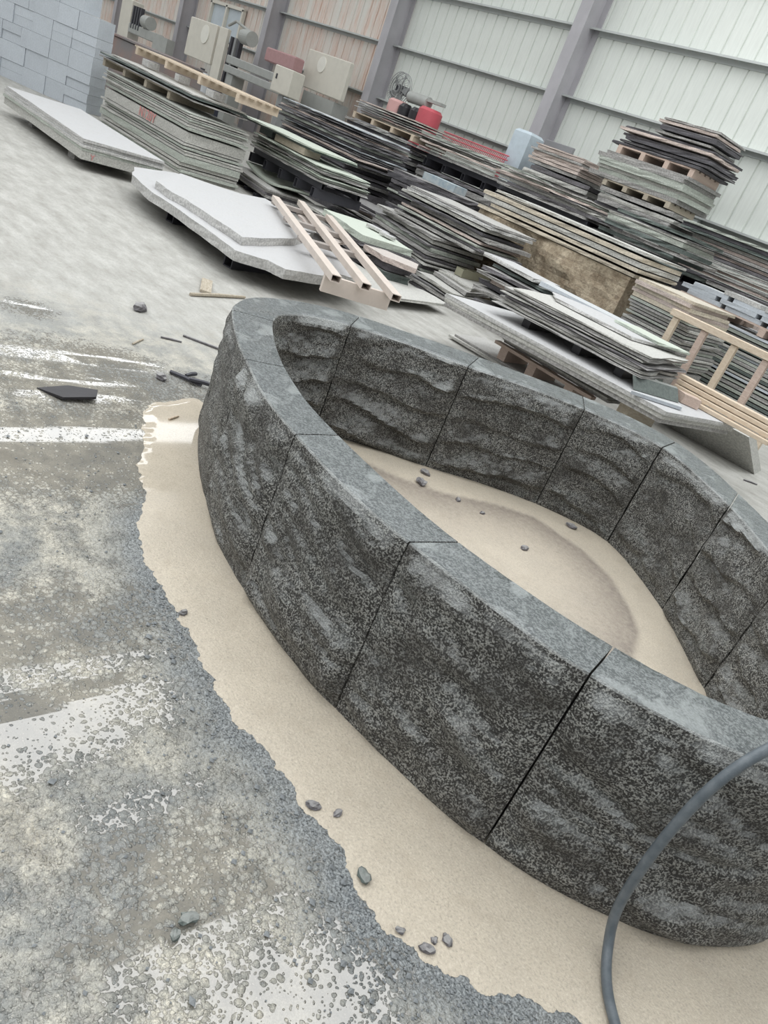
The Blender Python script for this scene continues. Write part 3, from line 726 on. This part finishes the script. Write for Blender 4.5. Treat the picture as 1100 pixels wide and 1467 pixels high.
stack('green-grey long layer at the right edge', (-4.6,11.6), 2.3, 1.0, 3, 1.952, 2.10, ['dark green','charcoal','greenish grey'], .02, .05, n=3)
# tall stack upper right
stack('base of the tallest stack', (-7.0,11.55), 1.6, 1.1, 0, 0, 2.12, ['mid grey','dark grey','charcoal','mid grey','pale grey'], .03, .08, thick=[.4,.4,.4,.3,.1,.09,.08,.09,.08,.09,.09])
pallet('in the tallest stack, lower one', (-7.15,11.5), 1.4, .9, 0, 2.122, .10, WOODO, col='pink dusty')
stack('pale green tier of the tallest stack', (-7.08,11.5), 1.85, 1.15, 0, 2.225, 2.64, ['mid grey','greenish grey','pale grey','greenish grey','greenish grey','mid grey'], .015, .06, n=7)
pallet('in the tallest stack, upper one with yellow end', (-7.05,11.55), 1.55, .9, 0, 2.642, .13, WOODP, col='pink and yellow')
stack('dark tier of the tallest stack', (-6.9,11.55), 1.85, 1.0, 0, 2.775, 3.10, ['charcoal','dark grey','charcoal','dark grey','pinkish'], .025, .08, n=6)
stack('thin tier topping the tallest stack', (-6.95,11.6), 1.15, .9, 0, 3.105, 3.36, ['mid grey','charcoal','dark grey','pinkish'], .02, .05, n=5)
# G: low piles right behind the ring
stack('three thin floor slabs behind the ring', (-3.75,6.02), 1.6, .55, 6, 0, .07, ['mid grey','pale grey','mid grey'], .006, .03, n=3)
e = empty('timber_pallet', (-3.55,6.0,.072), 'pinkish timber pallet on the thin floor slabs behind the ring', 'pallet', None, rad(3))
for y in (.05, .4): MB().box((-.62, y, .135), (1.25, .09, .03)).build('deck_board', WOODP, e)
for x in (-1.1, -.72, -.25): MB().box((x, .22, .06), (.1, .42, .118)).build('bearer', WOODP, e)
stack('grey strip above the pinkish timber pallet', (-3.45,6.1), 1.35, .4, 4, .225, .27, ['mid grey','pale grey'], .01, .03, n=2)
beam('black bearer under the long low slabs, left end', (-4.75,5.95,.272), (-4.7,6.4,.272), .1, .108, BLACKP)
beam('dark bearer under the long low slabs, middle', (-3.85,6.12,.272), (-3.8,6.5,.272), .1, .108, S['dark grey'], 'stone_bearer', 'stone')
beam('brown block under the right end of the long low slabs', (-3.12,5.85,.0), (-3.06,6.25,.0), .12, .378, WOODO)
poly_slab('dark flat offcut under the long low slabs', [(-2.9,5.80),(-2.7,5.9),(-2.72,6.5),(-2.9,6.45)], .0, .06, 'dark grey')
for i, (z, t, tn, nm) in enumerate(((.382,.038,'mid grey','bottom'),(.422,.038,'pale grey','middle'),(.462,.036,'white','topmost'))):
    d = .02*i
    poly_slab(f'{tn} long slab behind the ring, {nm} of three on bearers', [(-2.74+d,5.76-d),(-2.60+d,6.80),(-3.3,6.86),(-4.9,6.50),(-5.05-d,5.32)], z, z+t, tn, rough=.008, group='long low slabs behind the ring')
for bx, lb in ((-4.42,'left'), (-3.85,'middle'), (-3.4,'right')):
    beam(f'dark cross bearer under the granular grey stack, {lb} one', (bx,5.80+(bx+4.42)*.17,.50), (bx-.06,6.5+(bx+4.42)*.17,.50), .09, .095, BLACKP)

stack('granular grey stack on dark bearers', (-3.15,5.86), 1.62, .95, 9, .60, .80, ['mid grey','pale grey','mid grey','dark grey','pale grey','mid grey','pale grey'], .03, .045, n=7)
poly_slab('white slab with ragged edge topping the granular grey stack', [(-3.55,6.15),(-3.4,6.75),(-4.3,6.72),(-4.72,6.4),(-4.45,6.1)], .80, .828, 'white', rough=.02)
poly_slab('small pale green slab over the white ragged one', [(-3.45,6.45),(-3.3,6.8),(-3.9,6.82),(-4.0,6.5)], .83, .855, 'pale green', rough=.02)
stack('rubbly stack behind the granular grey stack', (-4.05,7.28), 2.4, .86, 2, 0, .72, ['mid grey','dark grey','dark green','mid grey','charcoal','pinkish'], .03, .07, thick=[.2,.08,.07,.07,.06,.06,.06,.06,.06])
poly_slab('bluish grey strip slab laid along the rubbly stack front', [(-4.0,7.22),(-3.95,7.5),(-5.6,7.48),(-5.55,7.2)], .722, .775, 'bluish grey')
poly_slab('white pinkish slab at the left of the rubbly stack', [(-5.66,7.2),(-5.64,7.7),(-6.5,7.75),(-6.62,7.3)], .722, .765, 'white', rough=.02)
# loose pieces on the long low slabs
def wedge(label, pts, z0, z1, shift, mat, name, cat):
    n = len(pts); o = MB().add([(x, y, z0) for x, y in pts]+[(x+shift[0], y+shift[1], z1) for x, y in pts], [tuple(range(n-1,-1,-1)), tuple(range(n,2*n))]+[(i,(i+1)%n,n+(i+1)%n,n+i) for i in range(n)]).build(name, mat, None, False, (pts[0][0], pts[0][1], z0))
    return tag(o, label, cat)
wedge('grey green angled offcut on the long low slabs', [(-3.16,5.92),(-3.1,5.8),(-2.92,6.3),(-2.97,6.36)], .503, .60, (-.08,.02), S['dark green'], 'stone_offcut', 'stone')
wedge('small grey strip lying on the long low slabs', [(-3.0,5.66),(-2.99,5.58),(-2.75,6.04),(-2.79,6.1)], .503, .53, (0,0), S['bluish grey'], 'stone_offcut', 'stone')
wedge('pink timber block beside the angled offcut', [(-3.05,6.42),(-2.93,6.36),(-2.8,6.44),(-2.88,6.51)], .503, .585, (0,0), WOODP, 'timber_block', 'timber')
# lumber planks
for i, (dx, dz, lb) in enumerate(((0,0,'lowest'),(.06,.045,'second'),(.1,.09,'third'),(.13,.135,'top'))):
    o = MB().box((-.48,0,.02),(1.0+.05*i,.09,.036),0,0,0,.003).build('timber_plank', WOOD); o.location = (-2.2+dx*.3, 6.62+dx, .50+dz); o.rotation_euler = (0,0,rad(2))
    tag(o, f'pale planed plank before the timber railing, {lb} of the bundle', 'plank', 'planks before the timber railing')


# standing timber railing
wf = empty('timber_railing', (-3.05,8.28,0), 'upright pale timber railing with five posts before the ribbed stacks', 'timber railing')
MB().box((-.57,0,1.01),(1.66,.1,.075),0,0,0,.005).build('top_rail', WOOD, wf)
MB().box((-.55,0,.06),(1.6,.09,.075),0,0,0,.005).build('bottom_rail', WOOD, wf)
for i in range(5): MB().box((-1.32+i*.385,.0,.535),(.075,.05,.87),0,0,0,.004).build('post', WOODP if i % 2 else WOOD, wf)
# leaning thick block
LB = [(-2.52,7.78),(-2.6,8.13),(-3.7,8.02),(-3.6,7.64)]
wedge('thick grey slab leaning forward at the right edge of the low piles', LB, .0, .36, (-.10,-.42), S['pale grey'], 'thick_slab', 'stone slab')
# bluish block wall at far left
ca, sa = math.cos(rad(32)), math.sin(rad(32))
PL = ['first', 'second', 'third', 'fourth', 'fifth', 'sixth']
for row in range(8):
    x = 0.0
    widths = [R.choice([.42,.5,.62]) for _ in range(6)]
    z = row*.30
    if row >= 5: x = .35*(row-4)
    for ci in range(6):
        w = widths[ci]; sub = R.random() < .3
        for half in ((0, 1) if sub else (None,)):
            h0, hh = (0, .297) if half is None else (half*.149, .147)
            d = R.uniform(0, .03)
            o = slab_mesh(w-.008, .42, hh, .003, SEED[0], .3).build('stone_block', S['bluish grey']); SEED[0] += 1
            o.location = (-14.95-x*ca-sa*d, 5.25-x*sa+ca*d, z+h0+.001); o.rotation_euler = (0, 0, rad(32))
            part = '' if half is None else (', lower half' if half == 0 else ', upper half')
            tag(o, f"blue-grey block of the left block wall, {PL[row] if row < 6 else ['seventh','eighth'][row-6]} row up, {PL[ci]} from right{part}", 'stone block', 'blue-grey blocks stacked at the far left')
        x += w
tk = empty('steel_tank', (-20.6,8.0,0), 'dark grey rust-smeared steel tank behind the left block wall', 'tank', None, rad(8))
TANKM = plain('rust_smeared_steel', (128, 124, 124), .6, 0, .8, 1.2, (164, 126, 112))
MB().box((0,.6,.62),(2.9,1.2,1.24),0,0,0,.03).build('body', TANKM, tk); MB().box((0,.6,1.26),(3.0,1.3,.04)).build('lid', TANKM, tk)
#==REST==
# ------------------------------------------------------------------ shed
def wall_mat():
    g = G('ribbed_sheet_metal')
    sx = g.n('ShaderNodeSeparateXYZ'); g.l(g.tc.outputs['Object'], sx.inputs[0])
    st = g.noise(1.0, 5, .6, g.scaled((2.2, 1, .35)), .3); fine = g.noise(8, 4, .6, g.scaled((3, 1, .3)))
    c = g.mix(g.map(fine, .35, .7), lin((222, 226, 220)), lin((213, 217, 211)))
    rust = g.math('MULTIPLY', g.map(sx.outputs[0], -18.0, -18.9), g.map(st, .34, .6, .25, 1))
    rc = g.mix(g.map(fine, .4, .7), lin((212, 184, 168)), lin((226, 220, 214)))
    c = g.mix(rust, c, rc)
    return g.set(c, .55)
WALL = wall_mat()
m = MB(); prof = []
x = -48.0
while x < 8:
    prof += [(x, 14.0), (x+.30, 14.0), (x+.312, 14.03), (x+.33, 14.03), (x+.342, 14.0)]; x += .35
vs = []
for z in (0, 8.5):
    vs += [(a, b, z) for a, b in prof]
n = len(prof); o = m.add(vs, [(i, i+1, n+i+1, n+i) for i in range(n-1)]).build('wall_back', WALL); o['kind'] = 'structure'
GIRT = plain('galvanised_girt', (190, 194, 192), .5, 0, .25, 3)
for i, z in enumerate((2.28, 3.56, 4.84, 6.12, 7.4)):
    o = MB().box((-20, 13.9, z), (56, .18, .012)).box((-20, 13.815, z-.016), (56, .012, .032)).box((-20, 13.985, z-.05), (56, .012, .10)).build(f'trim_{i+1}', GIRT); o['kind'] = 'structure'
COLM = plain('grey_column_paint', (176, 174, 178), .55, 0, .3, 2, (120, 116, 120))
for i, x in enumerate((-12.2, -18.35, -24.4, -30.6, -36.8)):
    o = MB().box((x, 13.46, 4.25), (.30, .02, 8.5)).box((x, 13.99-.26, 4.25), (.02, .52, 8.5)).box((x, 13.985, 4.25), (.30, .02, 8.5)).build('steel_column', COLM); o['kind'] = 'structure'
o = MB().box((-7.95, 13.9, 1.8), (.12, .12, 3.5)).build('steel_post', GIRT); o['kind'] = 'structure'
wn = MB(); wx0, wx1, wz0, wz1 = -29.1, -26.75, 2.15, 3.3
for a, b in (((wx0+wx1)/2, wz0), ((wx0+wx1)/2, wz1)): wn.box((a, 13.9, b), (wx1-wx0+.1, .12, .1))
for a in (wx0, (wx0+wx1)/2, wx1): wn.box((a, 13.9, (wz0+wz1)/2), (.1, .12, wz1-wz0))
o = wn.build('window_1', CREAM); o['kind'] = 'structure'
p_ = MB().box(((wx0+wx1)/2, 13.95, (wz0+wz1)/2), (wx1-wx0-.1, .02, wz1-wz0-.1)).build('pane', plain('dusty_pane', (196, 206, 212), .15, 0, .2, 3), o)
# roof sheets between the skylight openings
ROOFM = plain('roof_sheet', (176, 180, 178), .6, 0, .2, 1)
SKY = [-2.75-5.4*i for i in range(9)] + [2.65, 8.05]
SKY.sort()
SW = [3.4 if -9 < s < -2 else 1.3 for s in SKY]
edges = [-50] + [v for s, k in zip(SKY, SW) for v in (s-k/2, s+k/2)] + [12]
rm = MB()
for a, b in zip(edges[0::2], edges[1::2]):
    if b > a: rm.box(((a+b)/2, 0, 8.55), (b-a, 28, .06))
o = rm.build('ceiling', ROOFM); o['kind'] = 'structure'
for s, k in zip(SKY, SW):
    ld = bpy.data.lights.new('skylight', 'AREA'); ld.shape = 'RECTANGLE'; ld.size = k; ld.size_y = 27; ld.energy = 400*k; ld.color = (.97, .99, 1.0)
    lo = bpy.data.objects.new('skylight', ld); COL.objects.link(lo); lo.location = (s, 0, 8.5)
w = bpy.data.worlds.new('world'); sc.world = w; w.use_nodes = True
bg = w.node_tree.nodes['Background']; bg.inputs[0].default_value = (.93, .96, 1, 1); bg.inputs[1].default_value = 0.6

# ------------------------------------------------------------------ machines by the wall
def disc(m, c, r, d, axis='y', n=24):
    c = Vector(c); dv = {'x': Vector((d, 0, 0)), 'y': Vector((0, d, 0)), 'z': Vector((0, 0, d))}[axis]
    m.tube([c-dv/2, c+dv/2], r, n); return m
e = empty('stone_cutting_machine', (-23,12.3,0), 'cream stone cutting machine with round emblem panel and long grey beam', 'machine')
MB().box((-2.55,-.2,1.95),(1.9,.08,1.1),0,0,0,.02).build('guard_panel', CREAM, e)
MB().box((-1.15,-.2,1.75),(.55,.1,1.5),0,0,0,.02).build('side_panel', CREAM, e)
disc(MB(), (-2.3,-.255,2.15), .26, .02).build('emblem', EMBLEM, e)
for x in (-.75,-.5,-.25): MB().box((x,-.1,1.5),(.12,.12,1.7)).build('lift_column', DSTEEL if x != -.5 else GSTEEL, e)
disc(MB(), (.3,-.2,2.45), .2, .5, 'x').build('motor', GREYP, e)
MB().tube([(-1.0,-.2,2.6),(-.4,-.3,2.75),(.4,-.2,2.6)], .04, 8).build('hose', GREYP, e)
MB().box((1.4,-.1,1.75),(3.6,.5,.22),0,0,0,.02).box((1.4,-.22,1.5),(3.6,.3,.2),0,0,0,.02).build('beam', GREYP, e)
for x in (-.05,3.0): MB().box((x,-.1,.7),(.35,.4,1.38)).build('support', GREYP, e)
MB().box((2.0,.1,2.25),(1.6,.3,.35),0,0,0,.03).build('red_cover', plain('dusty_red_paint', (178,140,140), .6), e)
MB().box((-2.0,0,.55),(2.6,.6,1.1),0,0,0,.03).build('base', NAVY, e)
e = empty('control_cabinet', (-19.2,11.6,0), 'beige control cabinet standing between the two cutting machines', 'cabinet')
MB().box((0,0,1.75),(.75,.4,.62),rad(8),0,0,.02).build('box', CREAM, e); MB().box((0,0,.72),(.2,.2,1.43)).build('stand', GSTEEL, e); MB().box((-.2,-.235,1.8),(.05,.02,.12),rad(8)).build('latch', DSTEEL, e)
e = empty('stone_cutting_machine', (-19.7,13.1,0), 'cream cutting machine guard with emblem, behind the dark middle stacks', 'machine')
MB().box((0,-.1,2.3),(2.1,.12,.95),0,0,0,.02).build('guard', CREAM, e); disc(MB(), (-.25,-.17,2.5), .2, .02).build('emblem', EMBLEM, e)
MB().box((0,.1,.88),(1.6,.5,1.76)).build('base', GREYP, e); MB().tube([(-.75,-.27,1.85),(-.9,-.35,1.6),(-.95,-.3,1.2)], .05, 8).build('pipe', GREYP, e)
e = empty('stone_saw', (-30.0,12.0,0), 'grey stone saw with dark blue bed at the far left wall', 'machine')
MB().box((0,0,.8),(5.5,.8,.5),0,0,0,.03).build('bed', NAVY, e)
for x in (-2.3,2.3): MB().box((x,0,.27),(.5,.8,.54)).build('foot', NAVY, e)
MB().box((-1.2,0,1.7),(1.0,.4,1.3),0,0,0,.03).build('column', CREAM, e); MB().box((.6,-.1,1.5),(2.4,.3,.3),0,0,0,.02).build('arm', GREYP, e)
for i in range(4): MB().box((-.4+.22*i,-.2,1.85),(.1,.12,.7)).build('guide_rod', DSTEEL, e)
disc(MB(), (.9,-.2,1.85), .2, .5, 'x').build('motor', GREYP, e); MB().box((2.2,-.1,1.35),(.8,.3,.55),rad(10)).build('hood', GREYP, e)
e = empty('water_drum', (-23.4,11.3,0), 'white plastic water drum before the emblem machine', 'drum')
MB().tube([(0,0,0),(0,0,.9),(0,0,1.12),(0,0,1.2)], [.26,.26,.22,.1], 16).build('body', WHITEP, e, True); MB().tube([(0,0,1.2),(0,0,1.26)], .07, 10).build('cap', DSTEEL, e)
e = empty('stone_saw', (-36.0,11.0,0), 'pale machine with tubes at the top left corner', 'machine')
MB().box((0,0,.9),(2.5,.8,1.8),0,0,0,.04).build('body', CREAM, e); MB().tube([(-1,-.5,1.9),(0,-.5,2.3),(1.2,-.45,1.9)], .06, 8).build('pipe', GSTEEL, e)
# fan
e = empty('industrial_fan', (-16.15,12.75,0), 'round caged industrial fan behind the pale slab layers', 'fan')
m = MB()
for r_, yy in ((.36,0),(.36,-.06),(.36,.06),(.27,-.09),(.18,-.1),(.09,-.1),(.27,.09)):
    m.tube([(r_*math.cos(a), yy, 2.55+r_*math.sin(a)) for a in [2*math.pi*k/28 for k in range(29)]], .008, 5, False)
for k in range(36):
    a = 2*math.pi*k/36; m.tube([(.06*math.cos(a),-.1,2.55+.06*math.sin(a)),(.27*math.cos(a),-.09,2.55+.27*math.sin(a)),(.36*math.cos(a),-.06,2.55+.36*math.sin(a))], .004, 4)
m.build('cage', GSTEEL, e)
m = MB()
for k in range(5):
    a = 2*math.pi*k/5
    def pt(r, da, yy): return (r*math.cos(a+da), yy, 2.55+r*math.sin(a+da))
    m.add([pt(.06,-.3,-.02), pt(.33,-.28,-.05), pt(.33,.3,.03), pt(.06,.4,.02), pt(.06,-.3,-.01), pt(.33,-.28,-.04), pt(.33,.3,.04), pt(.06,.4,.03)], [(0,1,2,3),(7,6,5,4),(0,4,5,1),(1,5,6,2),(2,6,7,3),(3,7,4,0)])
m.build('blade', GSTEEL, e); disc(MB(), (0,.1,2.55), .1, .3).build('motor', DSTEEL, e); MB().tube([(0,.12,0),(0,.12,2.45)], .03, 8).build('pole', GSTEEL, e); disc(MB(), (0,.12,.02), .3, .04, 'z').build('base', DSTEEL, e)
# red polishing machine
e = empty('polishing_machine', (-15.0,12.4,0), 'red and black polishing machine beside the round caged fan', 'machine')
MB().tube([(-.55,0,1.6),(-.55,0,2.25),(-.55,0,2.3)], [.26,.26,.2], 18).build('pink_guard', PINKP, e, True)
MB().tube([(.62,0,1.5),(.62,0,2.3),(.62,0,2.36)], [.28,.28,.22], 18).build('red_guard', REDP, e, True)
for x in (-.2,.22): MB().tube([(x,-.05,1.55),(x,-.05,2.2),(x,-.05,2.28)], [.17,.17,.1], 16).build('motor', BLACKP, e, True)
disc(MB(), (.1,0,2.45), .12, .7, 'x').build('gearbox', GREYP, e); MB().box((.55,0,2.5),(.8,.16,.06)).build('arm', GREYP, e); MB().box((.05,.1,.75),(1.2,.5,1.48)).build('base', GREYP, e)
# red mesh barrier
e = empty('mesh_barrier', (-13.3,12.0,0), 'flat red mesh barrier lying by the wall behind the long pale layer', 'barrier')
m = MB()
for k in range(40): m.tube([(k*.05,0,1.86),(k*.05+.06,0,2.02)], .008, 4)
for z in (1.86,1.94,2.02): m.tube([(0,0,z),(2.05,0,z)], .012, 5)
m.build('mesh', REDP, e); MB().box((.1,.03,.94),(.06,.06,1.88)).build('post', REDP, e); MB().box((1.9,.03,.94),(.06,.06,1.88)).build('post', REDP, e)
# wrapped bundle and grey board
o = MB().box((0,0,1.28),(.42,.5,2.56),rad(8),0,0,.05).build('wrapped_bundle', BLUEBAG); o.location = (-11.32,12.4,0); tag(o, 'upright bundle in pale blue wrap by the column', 'bundle')
o = MB().box((0,0,1.3),(.85,.06,2.6),rad(-6),0,0,.01).build('grey_board', GREYB); o.location = (-11.0,13.0,0); tag(o, 'grey board standing beside the pale blue wrapped bundle', 'board')

# ------------------------------------------------------------------ hose
HP = [(.25,2.75,.672),(-.02,2.5,.70),(-.12,2.15,.74),(-.185,1.93,.745),(-.215,1.79,.70),(-.235,1.715,.62),(-.245,1.68,.5),(-.245,1.668,.33),(-.232,1.675,.15),(-.195,1.665,.05),(-.14,1.602,.024),(-.07,1.54,.022),(.043,1.47,.022),(.3,1.35,.022)]
hp = catmull(HP, 10, False)
o = MB().tube(hp, .0135, 12).build('water_hose', plain('grey_rubber_hose', (88, 96, 102), .4, 0, .35, 30, (140, 146, 150)), None, True)
tag(o, 'grey rubber hose hanging over the ring rim at lower right', 'hose')
# ------------------------------------------------------------------ litter
def chip(label, c, s, mat, name='stone_chip', cat='stone', seed=0, flat=.5, group=None):
    bm = bmesh.new(); bmesh.ops.create_icosphere(bm, subdivisions=2, radius=1)
    for v in bm.verts:
        k = 1+.55*noise.noise(v.co*1.3+Vector((seed*7.1, 0, 0))); v.co = Vector((v.co.x*k*s, v.co.y*k*s*.7, (v.co.z*k*flat+flat*.75)*s))
    me = bpy.data.meshes.new(name); bm.to_mesh(me); bm.free(); me.materials.append(mat)
    o = bpy.data.objects.new(name, me); COL.objects.link(o); o.location = c; o.rotation_euler = (0, 0, seed)
    return tag(o, label, cat, group)
DK = S['dark grey']
CH = [((-.875,1.178),.020,'at the slurry edge below the ring front, left of a pair'),((-.829,1.228),.016,'in the slurry below the ring front, right of a pair'),((-.646,1.185),.024,'greenish and alone in the slurry edge at lower middle'),((-.491,1.188),.012,'tiny one at the slurry edge left of the chip row'),
 ((-.433,1.253),.012,'at the chip row start in lower middle slurry'),((-.418,1.284),.017,'longest of the chip row in lower middle slurry'),((-.426,1.222),.019,'at the slurry edge under the chip row'),((-1.704,1.17),.016,'at the slurry edge left of the ring front middle'),
 ((-2.479,2.977),.04,'long one inside the ring near the far left'),((-1.957,3.80),.035,'against the inner foot of the far ring side'),((-1.815,3.181),.025,'in the middle of the slurry inside the ring'),((-2.296,3.115),.022,'inside the ring on the gritty slurry, left pair'),((-2.582,3.10),.03,'at the inner foot of the ring, far left'),((-2.156,3.185),.018,'inside the ring between two bigger chips'),
 ((-4.736,2.22),.06,'on dry floor left of the ring, flat'),((-3.63,1.904),.035,'left of the twigs near the ring tip'),((-.73,.742),.022,'in the wet grit at the bottom, greenish'),((-.71,.70),.015,'tiny one below the greenish chip at the bottom')]
for i, (p, s, lb) in enumerate(CH): chip('dark stone chip '+lb, (p[0], p[1], .004), s, S['dark green'] if 'greenish' in lb else DK, seed=i+1)
# black shard
o = MB().prism([(-.07,-.13),(.06,-.05),(.07,.10),(-.02,.14),(-.09,.02)], 0, .012).build('metal_shard', BLACKP); o.location = (-3.33,1.31,.012); o.rotation_euler = (rad(6), rad(-5), 0); tag(o, 'curled black shard lying on the wet floor at left', 'shard')
def stick(label, a, b, r, mat=WOODO, z=.0):
    a, b = Vector((*a, r+z)), Vector((*b, r+z)); o = MB().tube([a, a.lerp(b, .5)+Vector((0, 0, r*.3)), b], [r, r*1.1, r*.8], 6).build('stick', mat, None, False, tuple(a)); return tag(o, label, 'stick')
stick('long thin timber stick of the T shape on the floor', (-5.254,2.833), (-5.434,3.42), .014)
o = MB().box((0,0,.012),(.40,.09,.02)).build('timber_offcut', WOODO); o.location = (-5.56,3.12,0); o.rotation_euler = (0,0,rad(152)); tag(o, 'flat timber offcut forming the T stem on the floor', 'timber')
stick('long thin dark stick left of the ring tip', (-4.348,2.365), (-4.05,2.68), .008, DK)
stick('short thin stick left of the long dark one', (-4.271,2.175), (-4.228,2.30), .007, DK)
stick('short pale stick in the wet patch left of the ring', (-4.097,1.923), (-4.198,2.03), .006)
for i, (a, b) in enumerate((((-3.72,2.0),(-3.56,2.12)), ((-3.70,2.15),(-3.665,2.07)), ((-3.60,2.06),(-3.52,2.2)))):
    stick(f"dark bark scrap by the ring's left tip, {['lower long', 'middle crossing', 'right'][i]} piece of three", a, b, .012, DSTEEL, i*.008)
stick('thin dark stick on the floor at the right edge', (-2.42,7.30), (-2.33,7.42), .008, DK)
stick('white splinter in the slurry at the ring foot', (-3.12,1.73), (-3.16,1.80), .006, WOOD, .005)
# fine grit scattered on the wet floor
rr = random.Random(3); m = MB()
for i in range(1300):
    t = rr.random()
    if t < .55:
        k = rr.randrange(8, len(MUDEDGE)-4); a = MUDEDGE[k]; x, y = a[0]+rr.gauss(0, .05), a[1]-abs(rr.gauss(0, .11))-.004
    else:
        x, y = rr.uniform(-3.4, .1), rr.uniform(.3, 1.6)
    if inside(np.array([[x, y]]), MUD)[0] or seg_dist(np.array([[x, y]]), edge[::3], False)[0] < .008: continue
    s = rr.uniform(.002, .0055) if rr.random() < .93 else rr.uniform(.006, .011)
    vs = [(x+s*rr.uniform(.7, 1.3)*dx, y+s*rr.uniform(.7, 1.3)*dy, s*.55+s*rr.uniform(.5, .9)*dz) for dx, dy, dz in ((1,0,0),(0,1,0),(-1,0,0),(0,-1,0),(0,0,1),(0,0,-1))]
    m.add(vs, [(0,1,4),(1,2,4),(2,3,4),(3,0,4),(1,0,5),(2,1,5),(3,2,5),(0,3,5)])
o = m.build('stone_grit', plain('grey_grit', (140, 144, 146), .45, 0, .5, 60, (84, 86, 88))); tag(o, 'fine grey stone grit strewn over the wet floor beside the slurry', 'grit', kind='stuff')
